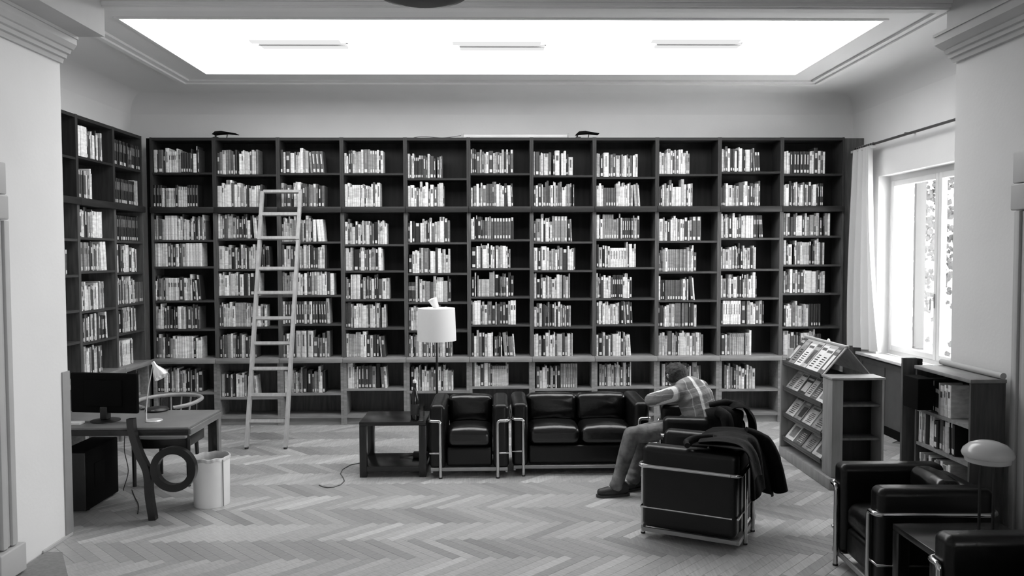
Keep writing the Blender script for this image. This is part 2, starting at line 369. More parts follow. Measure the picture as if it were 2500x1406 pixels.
def bookcase(name, label, loc, rz, width, zs, depth=.30, low=.03):
    """one bay: local x 0..width to the right seen from the front, local y 0 at the front going back; zs: shelf heights (tops)"""
    t = thing(name, label, 'bookcase', loc, rz, None)
    W, D = width, depth
    for x in (0.0004, W-TB-.0004):
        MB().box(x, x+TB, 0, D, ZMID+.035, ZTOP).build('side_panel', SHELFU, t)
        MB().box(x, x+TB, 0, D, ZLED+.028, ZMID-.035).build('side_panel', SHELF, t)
        x2 = x if x < .1 else x-.012
        MB().box(x2, x2+TB+.012, -low, D, .0, ZLED-.028).build('base_side_panel', BASEWOOD, t)
    MB().box(TB, W-TB, D-.012, D, ZLED+.03, ZTOP-.03).build('back_panel', BACKWOOD, t)
    MB().box(TB+.012, W-TB-.012, D-.012, D, .09, ZLED-.03).build('base_back_panel', SHELF, t)
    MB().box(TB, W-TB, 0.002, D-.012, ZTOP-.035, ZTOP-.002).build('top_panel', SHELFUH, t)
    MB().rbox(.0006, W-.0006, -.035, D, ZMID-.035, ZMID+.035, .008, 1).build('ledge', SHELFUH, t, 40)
    MB().rbox(.0006, W-.0006, -.05-low, D, ZLED-.028, ZLED+.028, .008, 1).build('base_ledge', BASEWOOD, t, 40)
    for k, z in enumerate(zs):
        if k in (1, 6): continue
        if k == 7: MB().box(TB+.0125, W-TB-.0125, -low+.004, D-.0125, z-.028, z).build('base_shelf', BASEWOOD, t)
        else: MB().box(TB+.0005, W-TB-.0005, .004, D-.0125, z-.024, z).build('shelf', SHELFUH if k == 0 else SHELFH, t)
    MB().box(TB+.0125, W-TB-.0125, -low+.002, D-.0125, .085, .115).build('base_floor', BASEWOOD, t)
    MB().box(TB+.0125, W-TB-.0125, -low+.03, -low+.045, .0, .084).build('plinth', BASEWOOD, t)
    return t
def row_tops(i):
    xm = BX0 + BW*(i-.5); out = []
    for k, y in enumerate(ROWY[i]):
        px = 443 + 154*i
        z = at_y(px, y, BF).z
        out.append(z + .012 if k not in (1, 6) else (ZMID+.035 if k == 1 else ZLED+.028))
    return out
BZ = [row_tops(i) for i in range(11)]
for i in range(11):
    side = 'in the corner by the side bookcases' if i == 0 else 'nearest the curtain' if i == 10 else '%s from the corner' % ORD[i+1]
    lab = {0: 'dark wooden bookcase bay in the inner corner of the back wall', 10: 'dark wooden bookcase bay at the window end of the back wall'}.get(i, 'dark wooden bookcase bay, %s from the corner along the back wall' % ORD[i+1])
    bookcase('bookcase', lab, (BX0 + BW*(i-1), BF, 0), 0, BW, BZ[i])
XS = -4.117     # front plane of the side bookcases
SZ = []
LROW = [[382,480,585,674.5,763,842,905,970],[392,487.5,583,664,759,835,905,970],[412,500,591,667,744,813,890,965]]
LPX = [165, 231, 315]
for b in range(3):
    zz = []
    for k, y in enumerate(LROW[b]):
        z = at_x(LPX[b], y, XS).z
        zz.append(ZMID+.035 if k == 1 else ZLED+.028 if k == 6 else (BZ[0][7] if k == 7 else z+.012))
    SZ.append(zz)
    y0 = 7.127 + .747*b
    lab = ['dark wooden side bookcase bay half hidden behind the white pier', 'dark wooden side bookcase bay behind the monitor', 'dark wooden side bookcase bay next to the inner corner'][b]
    # seen from the front (+x) the bay's right end is the nearer one? local x runs along +y after a turn of 90 degrees
    bookcase('bookcase', lab, (XS, y0, 0), math.pi/2, BW if b < 2 else .675, zz, .30)
tag(MB().box(4.152, 4.398, BF+.035, BF+.055, 0, 3.40).build('filler_panel', SHELF), 'dark upright filler panel between the last bookcase and the curtain', 'panel')
tag(MB().box(-4.118, -4.0668, BF+.03, BF+.05, 0, 3.40).build('corner_gap_shade', BLACKMAT), 'narrow black strip imitating the dark gap in the corner between the bookcases', 'panel')  # black strip added to imitate the shade in the open corner gap

# ------------------------------------------------------------------ books
books = []     # dicts: base point, width, height, depth, lean, yaw, tone, style, label info
def book_row(base, axis, back, length, z, hmean, yaw, where, lab_, style=None, hmax=.3):
    """base: front-left corner on the shelf; axis: unit vector to the right; back: unit vector into the shelf"""
    p = 0.0; n = 0; L = []; runs = 0; tone0 = 0; w0 = .03; h0 = .22; bias = R.uniform(-.8, .8)
    lean_from = R.random(); leaning = 0.0
    while True:
        if runs > 0: runs -= 1; wd, h, tone, st = w0, h0, tone0, st0
        else:
            wd = min(.062, max(.012, R.lognormvariate(math.log(.0235), .45))); h = max(.17, min(hmax, R.gauss(hmean, .021)))
            q = R.random(); tone = R.choice((9, 9, 8, 8, 8, 7)) if q < .40 + .06*bias else R.choice((7, 6, 6, 5, 5, 4)) if q < .66 else R.choice((0, 1, 1, 2, 2, 3, 3))
            st = R.choice(('plain', 'plain', 'title', 'title', 'block', 'cap'))
            if R.random() < .05: runs = R.randint(2, 6); w0, h0, tone0, st0 = wd, h, tone, st
            if style == 'set': wd, h, tone, st = .030, hmean, 2 if R.random() < .75 else 8, 'title'
            if style == 'dark': wd, h, tone, st = .030, hmean, 0, 'band'
            if style == 'grey': wd, h, tone, st = (.022, hmean, 5, 'plain') if 4 < n < 15 else (wd, h, tone, st)
        if p + wd > length: break
        L.append(dict(p=p, w=wd, h=min(h, hmax), tone=tone, st=st, d=R.uniform(.145, .20) if lab_[0] not in (.90, .655, .36) else .16, n=n, back=R.uniform(0, .02)))
        p += wd + R.uniform(.0008, .0025); n += 1
        if R.random() < .025: p += R.uniform(.004, .02)
    lean = 0
    if L and lean_from < .22:
        k = R.randint(2, 4); lean = math.radians(R.uniform(-5, -2))
        for b in L[-k:]: b['lean'] = lean
        for b in L[-k:]: b['p'] += b['h']*math.sin(-lean) + .002
    for b in L:
        pos = Vector(base) + Vector(axis)*(b['p'] + b['w']/2) + Vector(back)*(b['back'] + b['d']/2 + .012)
        pos.z = z + .0005
        b.update(pos=pos, yaw=yaw, where=where, lab=lab_, lean=b.get('lean', 0.0), total=len(L)); books.append(b)
for i in range(11):
    for k in range(8):
        plane = BF
        xs = {0: 373, 1: 528, 2: 683, 3: 840}.get(i, 995 + (i-4)*153.2) + (8 if k == 7 else 0)
        if k in (6,) and i == 0: xs = 380
        a, e = at_y(xs, ROWY[i][k], plane).x, at_y(ENDS[i][k], ROWY[i][k], plane).x
        a = max(a, BX0 + BW*(i-1) + TB + .004 + (.014 if k == 7 else 0)); hm = .262 if k not in (3, 4, 5) else .265
        up = BZ[i][k-1]-.026 if k not in (0, 2, 7) else {0: ZTOP-.036, 2: ZMID-.036, 7: ZLED-.03}[k]
        st = {(0, 1): 'dark', (2, 5): 'set', (8, 3): 'grey'}.get((i, k))
        book_row((a, plane - (.02 if k == 7 else 0), 0), (1, 0, 0), (0, 1, 0), e-a, BZ[i][k], hm, 0.0, 'back', (k, i), st, up-BZ[i][k]-.012)
LEXT = [{1: (150, 161), 2: (148, 164), 3: (150, 173), 4: (152, 162), 5: (153, 164)},
        {0: (190, 256), 1: (192, 230), 2: (196, 258), 3: (200, 266), 4: (202, 262), 5: (203, 267), 6: (206, 258)},
        {0: (282, 347), 1: (284, 340), 2: (286, 343), 3: (289, 343), 4: (291, 354), 5: (292, 337), 6: (293, 331), 7: (300, 345)}]
for b in range(3):
    for k, (xa, xe) in LEXT[b].items():
        y = LROW[b][k]; a, e = at_x(xa, y, XS).y, at_x(xe, y, XS).y
        a = max(a, 7.127+.747*b + TB + .004 + (.014 if k == 7 else 0))
        up = SZ[b][k-1]-.026 if k not in (0, 2, 7) else {0: ZTOP-.036, 2: ZMID-.036, 7: ZLED-.03}[k]
        book_row((XS + (.02 if k == 7 else 0), a, 0), (0, 1, 0), (-1, 0, 0), e-a, SZ[b][k], .275, math.pi/2, 'side', (k, b), 'dark' if b == 2 and k < 3 else None, up-SZ[b][k]-.012)

def book_pieces(b):
    """list of (part name, verts, faces, material index) in local space, spine towards -y, standing on z = 0"""
    w_, h, d = b['w']/2, b['h'], b['d']/2; out = []
    t = min(.003, w_*.35); c = w_*.45
    prof = [(-w_, d), (-w_, -d+c*.6), (-w_*.55, -d), (w_*.55, -d), (w_, -d+c*.6), (w_, d), (w_-t, d), (w_-t, -d+c*.6+t), (-w_+t, -d+c*.6+t), (-w_+t, d)]
    m = MB(); m.prism(prof, 'z', 0, h); out.append(('cover', m, b['tone']))
    m = MB(); m.box(-w_+t*1.05, w_-t*1.05, -d+c*.6+t*1.5, d-.004, .003, h-.004); out.append(('pages', m, 'P'))
    if b['n'] % 7 != 3:
        m = MB(); m.box(-w_*.54, w_*.54, -d-.0008, -d, .012, .012 + min(.034, .02 + w_)); out.append(('spine_sticker', m, 'L'))
    op = 8 if b['tone'] < 4 else 3 if b['n'] % 3 else 5
    if b['st'] == 'title': z0, z1, ww = h*.42, h*.86, .30
    elif b['st'] == 'block': z0, z1, ww, op = h*.60, h*.80, .54, (7 if b['tone'] < 4 else 3)
    elif b['st'] == 'cap': z0, z1, ww, op = h*.84, h*.995, .54, (8 if b['tone'] < 6 else 4)
    elif b['st'] == 'band': z0, z1, ww, op = h*.55, h*.86, .54, 4
    else: return out
    m = MB(); m.box(-w_*ww, w_*ww, -d-.0007, -d, z0, z1); out.append(('spine_title', m, op)); return out
def px_size(b):
    p = b['pos']; dep = (p - Vector((0, 0, EYE))).dot(AX_F)
    foreshort = 1.0 if b['yaw'] == 0 else abs(p.x)/dep
    return b['w']*foreshort*b['h']/dep**2
TONEW = ['black', 'black', 'dark', 'dark', 'mid grey', 'mid grey', 'grey', 'pale', 'white', 'white']
# low bookcase on the window side, with its books
LBX, LBD = 3.03, .225        # front plane (faces -x) and depth
lz0 = 1.205
t = thing('low_bookcase', 'dark low bookcase with grey top standing against the right pier', 'bookcase', (LBX, 4.96, 0))
LBL = .67
MB().rbox(-.012, LBD, -.012, LBL, lz0-.025, lz0, .004, 1).build('top_panel', RACKW, t, 40)
MB().box(0, LBD, 0, .02, 0, lz0-.026).build('side_panel', SHELF, t)
MB().box(0, LBD, LBL-.02, LBL, 0, lz0-.026).build('side_panel', SHELF, t)
MB().box(LBD-.01, LBD, .02, LBL-.02, .02, lz0-.026).build('back_panel', BACKWOOD, t)
for z in (.90, .655, .36, .06): MB().box(.003, LBD-.0105, .0205, LBL-.0205, z-.022, z).build('shelf', BASEWOOD, t)
for z, ln in ((.90, .40), (.655, .44), (.36, .4)):
    book_row((LBX, 4.96+LBL-.028, 0), (0, -1, 0), (1, 0, 0), ln, z, .215, -math.pi/2, 'low', (z,), None, .22)

cand = sorted(books, key=px_size, reverse=True)
nlow = [b for b in books if b['where'] == 'low' and b['pos'].z > .5]
pick = nlow + [b for b in cand if b['where'] != 'low' and not (b['where'] == 'back' and b['pos'].z < .3)][:298-len(nlow)]
pset = set(id(b) for b in pick)
stuff = MB(); stuffm = BOOKM + [PAGES, LABEL]
TIERW = ['top', 'second', 'third', 'fourth', 'fifth', 'sixth', 'seventh', 'lowest']
def blabel(b):
    wd = 'thin' if b['w'] < .022 else 'thick' if b['w'] > .038 else ''
    tn = TONEW[b['tone']]; n = b['n']+1
    nth = ORD[n] if n < 13 else ['thirteenth', 'fourteenth', 'fifteenth', 'sixteenth', 'seventeenth', 'eighteenth', 'nineteenth', 'twentieth', '21st', '22nd', '23rd', '24th', '25th', '26th', '27th', '28th', '29th', '30th', '31st', '32nd', '33rd', '34th', '35th', '36th', '37th', '38th', '39th', '40th'][min(27, n-13)]
    first = (wd + ' ' if wd else '') + tn + ' book'
    if b['where'] == 'back':
        k, i = b['lab']; return '%s, %s in row, %s shelf, back wall bay %s from corner' % (first, nth, TIERW[k], ORD[i+1]), 'books on the %s shelf of back bay %d' % (TIERW[k], i+1)
    if b['where'] == 'side':
        k, i = b['lab']; return '%s, %s in row, %s shelf, side bay %s' % (first, nth, TIERW[k], ('behind pier', 'behind monitor', 'next to corner')[i]), 'books on the %s shelf of side bay %d' % (TIERW[k], i+1)
    s = {.90: 'upper', .655: 'middle', .36: 'lower'}[b['lab'][0]]
    return '%s, %s in row, %s shelf of the low bookcase' % (first, nth, s), 'books on the %s shelf of the low bookcase' % s
for b in books:
    P = book_pieces(b); lean = b['lean']
    if id(b) in pset:
        l, g = blabel(b); root = None
        for nm, m, q in P:
            mm = PAGES if q == 'P' else LABEL if q == 'L' else BOOKM[q]
            o = m.build('book' if nm == 'cover' else nm, mm, root)
            if nm == 'cover':
                root = o; o.location = b['pos']; o.rotation_mode = 'XYZ'; o.rotation_euler = (0, lean, b['yaw']); tag(o, l, 'book', g)
                if lean: o.location.z += abs(math.sin(lean))*b['w']/2
    else:
        mt = Matrix.Translation(b['pos'] + Vector((0, 0, abs(math.sin(lean))*b['w']/2))) @ Matrix.Rotation(b['yaw'], 4, 'Z') @ Matrix.Rotation(lean, 4, 'Y')
        for nm, m, q in P:
            stuff.add([mt @ Vector(v) for v in m.v], m.f, 10 if q == 'P' else 11 if q == 'L' else q)
tag(stuff.build('shelved_books', stuffm), 'remaining rows of library books filling the bookcase shelves', 'books', None, 'stuff')

# ------------------------------------------------------------------ window, curtain, radiator, outside
FX = 4.54
wn = tag(MB().box(FX, FX+.06, WY0, WY0+.05, WZ0, WZ1).box(FX, FX+.06, WY1-.05, WY1, WZ0, WZ1).box(FX, FX+.06, WY0+.05, WY1-.05, WZ1-.06, WZ1).box(FX, FX+.06, WY0+.05, WY1-.05, WZ0, WZ0+.05).build('window_1', FRAMEW), kind='structure')
for nm, y0, y1 in (('casement', 8.03, WY1-.052), ('casement', WY0+.052, 8.026)):
    m = MB(); a, b, c, d = y0, y1, WZ0+.052, WZ1-.062; r = .06
    m.rbox(FX-.015, FX+.045, a, a+r, c, d, .006, 1); m.rbox(FX-.015, FX+.045, b-r, b, c, d, .006, 1)
    m.rbox(FX-.015, FX+.045, a+r, b-r, c, c+r, .006, 1); m.rbox(FX-.015, FX+.045, a+r, b-r, d-r, d, .006, 1)
    ca = m.build(nm, FRAMEW, wn, 40)
    MB().box(FX+.012, FX+.018, a+r-.005, b-r+.005, c+r-.005, d-r+.005).build('pane', GLASS, ca)
    if y0 > 8:
        h = MB(); h.rbox(FX-.025, FX-.0155, y0+.02, y0+.045, 1.45, 1.60, .004, 1); h.tube([(FX-.025, y0+.032, 1.55), (FX-.06, y0+.032, 1.55), (FX-.06, y0+.036, 1.43)], .008, 8)
        h.build('window_handle', STEELG, ca, 40)
struct('window_sill', MB().rbox(4.27, FX-.001, 6.6, 9.30, WZ0-.036, WZ0-.002, .008, 1), SILLM, 40)
rd = thing('radiator_cover', 'grey panelled radiator cover below the white window sill', 'radiator', (4.34, 8.0, 0))
MB().box(0, .058, -1.3, 1.3, .09, .80).build('panel', RADC, rd)
for y in (-1.29, -.62, .05, .70, 1.25): MB().rbox(-.012, -.0005, y, y+.05, .10, .79, .004, 1).build('slat', RADC, rd)
MB().box(-.011, -.0005, -1.29, 1.30, .745, .795).build('top_rail', RADC, rd)
MB().box(-.02, .05, -1.3, 1.3, 0, .085).build('plinth', BLACKMAT, rd)
# curtain and rail
rl = thing('curtain_rail', 'thin dark curtain rail above the window', 'curtain rail', (4.28, 8.2, 3.262))
MB().tube([(0, -1.25, 0), (0, 1.14, 0)], .014, 10).build('rail', mat('rail_grey', .05, .5), rl, 50)
for y in (-1.0, .05, 1.0): MB().rbox(.0, .119, y, y+.015, .012, .028, .004, 1).build('bracket', STEELG, rl)
cu = thing('curtain', 'long pale curtain gathered at the corner end of the rail', 'curtain', (4.28, 9.0, .93))
def curtain_grid(nu, nv):
    g = []
    for j in range(nv+1):
        t = j/nv; z = 2.30*(1-t); row = []
        ya, yb = .34 + .04*t, -.10 - .17*t - .14*t*t
        for i in range(nu+1):
            s = i/nu; y = ya + (yb-ya)*s
            x = .05*(.55+.45*t)*math.sin(s*math.pi*9 + .5*math.sin(3*t) + .8*math.sin(s*7)) + .016*math.sin(s*23+t*3) - .045 - .02*t
            row.append((x, y, z))
        g.append(row)
    return g
def thick(grid, d):      # closed sheet of thickness d along the local normal
    n, k = len(grid), len(grid[0]); G = [[Vector(p) for p in r] for r in grid]; B = []
    for i in range(n):
        row = []
        for j in range(k):
            a = G[min(i+1, n-1)][j]-G[max(i-1, 0)][j]; b = G[i][min(j+1, k-1)]-G[i][max(j-1, 0)]; nn = a.cross(b)
            row.append(G[i][j] + (nn.normalized() if nn.length > 1e-9 else Vector((0, 0, 1)))*d)
        B.append(row)
    m = MB(); m.sheet(G); o = len(m.v); m.add([p for r in B for p in r], [(i*k+j, (i+1)*k+j, (i+1)*k+j+1, i*k+j+1) for i in range(n-1) for j in range(k-1)])
    E_ = [(0, j) for j in range(k)] + [(i, k-1) for i in range(1, n)] + [(n-1, j) for j in range(k-2, -1, -1)] + [(i, 0) for i in range(n-2, 0, -1)]
    for q in range(len(E_)):
        a, b = E_[q], E_[(q+1) % len(E_)]; ia, ib = a[0]*k+a[1], b[0]*k+b[1]
        m.f.append((ib, ia, ia+o, ib+o)); m.m.append(0)
    return m
thick(curtain_grid(120, 24), .003).build('cloth', CURTAIN, cu, 80, True)
for i in range(9): MB().lathe([(.0165, -.004), (.021, -.004), (.021, .004), (.0165, .004), (.0165, -.004)], 12, (0, .38-.055*i, 2.332), ax=(Vector((1, 0, 0)), Vector((0, 0, 1)), Vector((0, 1, 0)))).build('ring', STEELG, cu, 40)
hd = MB().box(-.05, .01, -.10, .40, 2.285, 2.312).build('heading_tape', CURTAIN, cu)
# outside: sunlit rendered wall with ivy, and a pale yard
struct('outside_wall', MB().box(4.95, 9.0, 11.6, 11.9, -1.5, 5.0), EXTW)
tag(MB().box(4.835, 4.95, 9.03, 9.07, .90, 2.92).build('window_shutter', mat('shutter_grey', .035, .7, var=.05)), kind='structure')
struct('outside_ground', MB().box(4.95, 14, 3, 11.6, -1.6, -1.5), EXTW)
iv = MB()
for q in range(1500):
    zz = 3.6*R.random()**.75; xx = 5.9 + (R.random()**1.3)*2.2
    if zz < 1.2 and R.random() < .7: continue
    s = R.uniform(.03, .065); a = R.uniform(0, 6.28); tl = R.uniform(-.5, .5)
    c_, s_ = math.cos(a), math.sin(a); y = 11.54 - R.uniform(.01, .10)
    pts = [(0, -1), (.45, -.75), (.95, -.25), (.5, .1), (.55, .6), (0, 1), (-.55, .6), (-.5, .1), (-.95, -.25), (-.45, -.75)]
    P3 = [(xx + s*(px*c_ - py*s_), y + tl*s*py, zz + s*(px*s_ + py*c_)) for px, py in pts]
    iv.add([(xx, y-.012, zz)] + P3, [(0, k+1, (k+1) % 10 + 1) for k in range(10)])
tag(iv.build('ivy', IVYM), 'ivy leaves climbing the sunlit wall outside the window', 'ivy', None, 'stuff')

# ------------------------------------------------------------------ door surrounds of the front room
def surround(name, xw, s, y1, h0, h1):
    """fluted casing seen edge-on, with plinth block, head block and dark door leaf; s: direction into the room"""
    root = tag(MB().box(min(xw+s*.002, xw+s*.02), max(xw+s*.002, xw+s*.02), y1-1.3, y1-.24, .075, 2.62).build(name, DARKTRIM), kind='structure')
    for k, (a, b, p) in enumerate(((0, .03, .045), (.035, .075, .06), (.08, .11, .045), (.115, .16, .055), (.165, .23, .035))):
        m = MB(); x0, x1 = sorted((xw + s*.001, xw + s*p)); m.rbox(x0, x1, y1-b, y1-a, .205, h0-.005, .006, 1); m.build('casing_strip', TRIM, root, 40)
    x0, x1 = sorted((xw + s*.001, xw + s*.085)); MB().rbox(x0, x1, y1-.24, y1+.02, .022, .20, .01, 2).build('plinth_block', TRIM, root, 40)
    x0, x1 = sorted((xw + s*.001, xw + s*.068)); MB().rbox(x0, x1, y1-.24, y1-(.035 if s > 0 else -.006), h0, h1, .01, 2).build('head_block', TRIM, root, 40)
    x0, x1 = sorted((xw + s*.001, xw + s*.06)); MB().rbox(x0, x1, y1-1.3, y1-(.04 if s > 0 else 0), h1+.005, h1+.20, .008, 1).build('lintel_board', TRIM, root, 40)
    return root
surround('door_1', NXL, 1, 4.985, 2.235, 2.385)
surround('door_2', NXR, -1, 4.95, 2.28, 2.445)
struct('baseboard_left', MB().rbox(NXL+.0006, NXL+.012, 5.315, YO-.002, .0, .022, .003, 1), TRIM)
struct('trim_8', MB().rbox(NXL-.002, NXL+.010, YO-.085, YO+.012, 0, 1.19, .004, 1), mat('corner_guard', .26, .5, var=.05), 40)
# shallow dish lamp of the front room, its rim just in view
dl = thing('ceiling_lamp', 'shallow dark dish lamp hanging at the top edge of the view', 'ceiling lamp', (-.33, 3.6, 3.145))
MB().lathe([(0, 0), (.12, .008), (.20, .03), (.255, .07), (.25, .075), (.195, .037), (.11, .016), (0, .01)], 40).build('dish', BLACKPL, dl, 40)
MB().tube([(0, 0, .012), (0, 0, 1.5)], .008, 8).build('stem', BLACKPL, dl)

# ------------------------------------------------------------------ leather armchairs and sofa in tubular frames
def puff(a, b):
    def fn(p, h):
        u, v = p[0]/h[0], p[1]/h[1]; k = a*(1-min(1, u*u))*(1-min(1, v*v))
        z = p[2] + (k if p[2] > 0 else -k*.2); q = 1 + b*(1-min(1, (p[2]/h[2])**2)); return (p[0]*q, p[1]*q, z)
    return fn
def crease(amp, ph):
    def fn(p, h):
        u, v = p[0]/h[0], p[2]/h[2]; k = (1-min(1, u*u))*(1-min(1, v*v))
        y = p[1] - (.022*k if p[1] < 0 else 0) + (amp*math.sin(9*u*v + ph + 5*v)*k if p[1] < 0 else 0)
        return (p[0], y, p[2] + .012*(1-u*u)*(1 if p[2] > 0 else 0))
    return fn
def seating(name, label, cat, loc, rz, W, seats, group, D=.70, crs=True):
    """front faces local -y; local origin at the middle of the footprint"""
    t = thing(name, label, cat, loc, rz, group); hw, hd = W/2, D/2; AW = .155; r = .015
    # cushions
    for s in (-1, 1):
        x0, x1 = sorted((s*(hw-.012), s*(hw-AW)))
        MB().rbox(x0, x1, -hd+.016, hd-.022, .078, .665, .045, 4, 3).build('armrest', LEATHER, t, 60)
    bx = hw-AW-.004; n = seats; step = 2*bx/n
    MB().rbox(-bx, bx, hd-.022-.10, hd-.022, .078, .64, .03, 3, 3).build('back_panel', LEATHER, t, 60)
    MB().rbox(-bx, bx, -hd+.045, hd-.125, .095, .27, .03, 3, 2).build('seat_base', LEATHER, t, 60)
    for k in range(n):
        x0, x1 = -bx + k*step + .003, -bx + (k+1)*step - .003
        MB().rbox(x0, x1, -hd+.035, hd-.26, .272, .432, .062, 5, 8, fn=puff(.034, .0)).build('seat_cushion', LEATHER2, t, 60)
        MB().rbox(x0, x1, hd-.265, hd-.125, .40, .668, .045, 4, 10, fn=crease(.004, k*2.1)).build('back_cushion', LEATHER2, t, 60)
    # frame: rail round back and sides, bent inwards at the front and down into the legs
    Z = .52; f = -hd; xo = hw-.012; b = .04
    for s in (-1, 1):
        path = [(s*xo, hd-.06, Z), (s*xo, 0, Z), (s*xo, f+b, Z)]
        path += [(s*(xo - b*(1-math.cos(a))), f + b*(1-math.sin(a)) , Z) for a in [i*math.pi/2/5 for i in range(1, 6)]]
        path += [(s*(xo-.075), f, Z)]
        c = .025
        path += [(s*(xo-.075 - c*math.sin(a)), f, Z - c*(1-math.cos(a))) for a in [i*math.pi/2/4 for i in range(1, 5)]]
        path += [(s*(xo-.10), f, .25), (s*(xo-.10), f, .012)]
        MB().tube(path, r, 12).build('front_leg', CHROME, t, 60)
        MB().lathe([(.017, 0), (.017, .012), (0, .0125)], 12, (s*(xo-.10), f, 0)).build('foot_cap', BLACKPL, t, 60)
        lx = hw-.205
        MB().tube([(s*lx, hd+.002, Z), (s*lx, hd+.002, .012)], r, 12).build('back_leg', CHROME, t, 60)
        MB().lathe([(.017, 0), (.017, .012), (0, .0125)], 12, (s*lx, hd+.002, 0)).build('foot_cap', BLACKPL, t, 60)
        MB().tube([(s*(xo-.006), hd-.05, .225), (s*(xo-.006), f+.01, .225), (s*(xo-.10), f+.01, .225)], .008, 8).build('side_rod', CHROME, t, 60)
        x0, x1 = sorted((s*(xo-.012), s*(xo-.030))); MB().box(x0, x1, f+.02, hd-.02, .048, .076).build('side_bar', STEELG, t)
    pb = [(-xo, hd-.06, Z)] + [(-xo + .06*(1-math.cos(a)), hd - .06 + .06*math.sin(a), Z) for a in [i*math.pi/2/5 for i in range(1, 6)]]
    pb += [(-x, y, z) for x, y, z in pb[::-1]]
    MB().tube(pb, r, 12).build('back_rail', CHROME, t, 60)
    MB().tube([(-xo+.01, hd-.012, .225), (xo-.01, hd-.012, .225)], .008, 8).build('back_rod', CHROME, t, 60)
    MB().box(-xo+.015, xo-.015, hd-.02, hd-.004, .045, .077).build('back_bar', STEELG, t)
    MB().rbox(-xo+.01, xo-.01, f+.012, f+.03, .062, .094, .006, 2).build('front_bar', STEELG, t, 50)
    return t
GA = 'black leather armchairs in chrome tube frames'
seating('armchair', 'black leather armchair facing forward beside the small black table', 'armchair', (-.256, 7.40, 0), 0, .74, 1, GA)
seating('sofa', 'black leather two-seat sofa with chrome tube frame', 'sofa', (.763, 7.46, 0), 0, 1.28, 2, None)
seating('armchair', 'black leather armchair the reading person sits in', 'armchair', (1.755, 6.72, 0), math.radians(-100), .74, 1, GA)
seating('armchair', 'black leather armchair turned away with a jacket hanging over its corner', 'armchair', (1.47, 5.655, 0), math.radians(-118), .70, 1, GA)
seating('armchair', 'black leather armchair in front of the low bookcase by the right pier', 'armchair', (2.52, 4.73, 0), math.radians(-92), .70, 1, GA)
seating('armchair', 'black leather armchair nearest the camera, only its corner in view', 'armchair', (2.46, 3.42, 0), math.radians(-90), .74, 1, GA)

# ------------------------------------------------------------------ black tables
def lowtable(name, label, x0, x1, y0, y1, h, rz=0):
    cx, cy = (x0+x1)/2, (y0+y1)/2; a, b = (x1-x0)/2, (y1-y0)/2
    t = thing(name, label, 'table', (cx, cy, 0), rz, None)
    MB().rbox(-a, a, -b, b, h-.035, h, .004, 1).build('table_top', BLACKLAQ, t, 40)
    for sx in (-1, 1):
        for sy in (-1, 1):
            q0, q1 = sorted((sx*a, sx*(a-.065))); w0_, w1_ = sorted((sy*b, sy*(b-.065)))
            MB().rbox(q0, q1, w0_, w1_, .0, h-.0355, .004, 1).build('leg', BLACKLAQ, t, 40)
    MB().rbox(-a+.005, a-.005, -b+.005, b-.005, .05, .10, .004, 1).build('lower_shelf', BLACKLAQ, t, 40)
    return t
lowtable('side_table', 'square black side table with lower shelf beside the armchair', -1.25, -.648, 7.10, 7.60, .507)
pb_ = thing('power_adapter', 'small black box lying on the lower shelf of the black table', 'adapter', (-.73, 7.42, .1005))
MB().rbox(-.07, .07, -.04, .04, 0, .05, .008, 2).build('body', BLACKPL, pb_, 40)
MB().tube([(-.07, 0, .02), (-.12, .02, .008), (-.2, .03, .006)], .004, 6).build('lead', BLACKPL, pb_, 40)
lowtable('side_table', 'square black side table carrying the mushroom lamp', 2.20, 2.80, 3.86, 4.30, .507)
# bottle and tumbler
bo = thing('bottle', 'dark glass bottle with a white cap on the black side table', 'bottle', (-.757, 7.20, .5075))
DG = mat('dark_bottle_glass', .008, .08, spec=.6)
MB().lathe([(0, 0), (.034, 0), (.0385, .005), (.039, .17), (.036, .20), (.022, .255), (.0145, .29), (.0135, .325), (.0155, .328), (.0155, .336), (0, .337)], 28).build('body', DG, bo, 40)
MB().lathe([(.0165, .3375), (.0165, .362), (.014, .365), (0, .3655)], 20).build('cap', WHITEPL, bo, 40)
MB().lathe([(.0395, .045), (.0395, .145)], 28).build('paper_label', mat('bottle_label', .03, .7), bo, 40)
tu = thing('tumbler', 'clear faceted drinking glass beside the dark bottle', 'glass', (-.690, 7.155, .5075))
MB().lathe([(0, 0), (.024, 0), (.027, .02), (.030, .135), (.028, .135), (.0245, .022), (0, .018)], 12).build('body', TUMBLER, tu, 20)
# cord on the floor
tag(MB().tube([at_z(px, py, .004) for px, py in ((880, 1130), (855, 1135), (836, 1146), (831, 1156), (838, 1166), (841, 1174), (832, 1183), (815, 1189), (800, 1190), (788, 1188), (779, 1184))], .0045, 6).build('extension_cable', CORDM, None, 60), 'thin grey cable curling over the floor beside the black table', 'cable')

# ------------------------------------------------------------------ floor lamp
fx, fy = at_y(1066, 800, 7.98).x, 7.98
la = thing('floor_lamp', 'floor lamp with white drum shade and a small tilted cup on top', 'lamp', (fx, fy, 0))
zt_, zb_ = at_y(1066, 752, fy).z, at_y(1066, 831, fy).z
MB().lathe([(0, 0), (.14, 0), (.14, .015), (.02, .025), (0, .026)], 32).build('base', BLACKMETAL, la, 40)
MB().tube([(0, 0, .02), (0, 0, zt_-.02)], .011, 10).build('pole', BLACKMETAL, la, 40)
rt, rb = .186, .198
MB().lathe([(rt, zt_), (rb, zb_), (rb-.004, zb_), (rt-.004, zt_-.004)], 56).build('drum_shade', SHADE, la, 40, True)
MB().lathe([(.012, zt_-.001), (rt-.005, zt_-.001), (rt-.005, zt_-.004), (.012, zt_-.004), (.012, zt_-.001)], 56).build('top_diffuser', SHADE, la, 40, True)
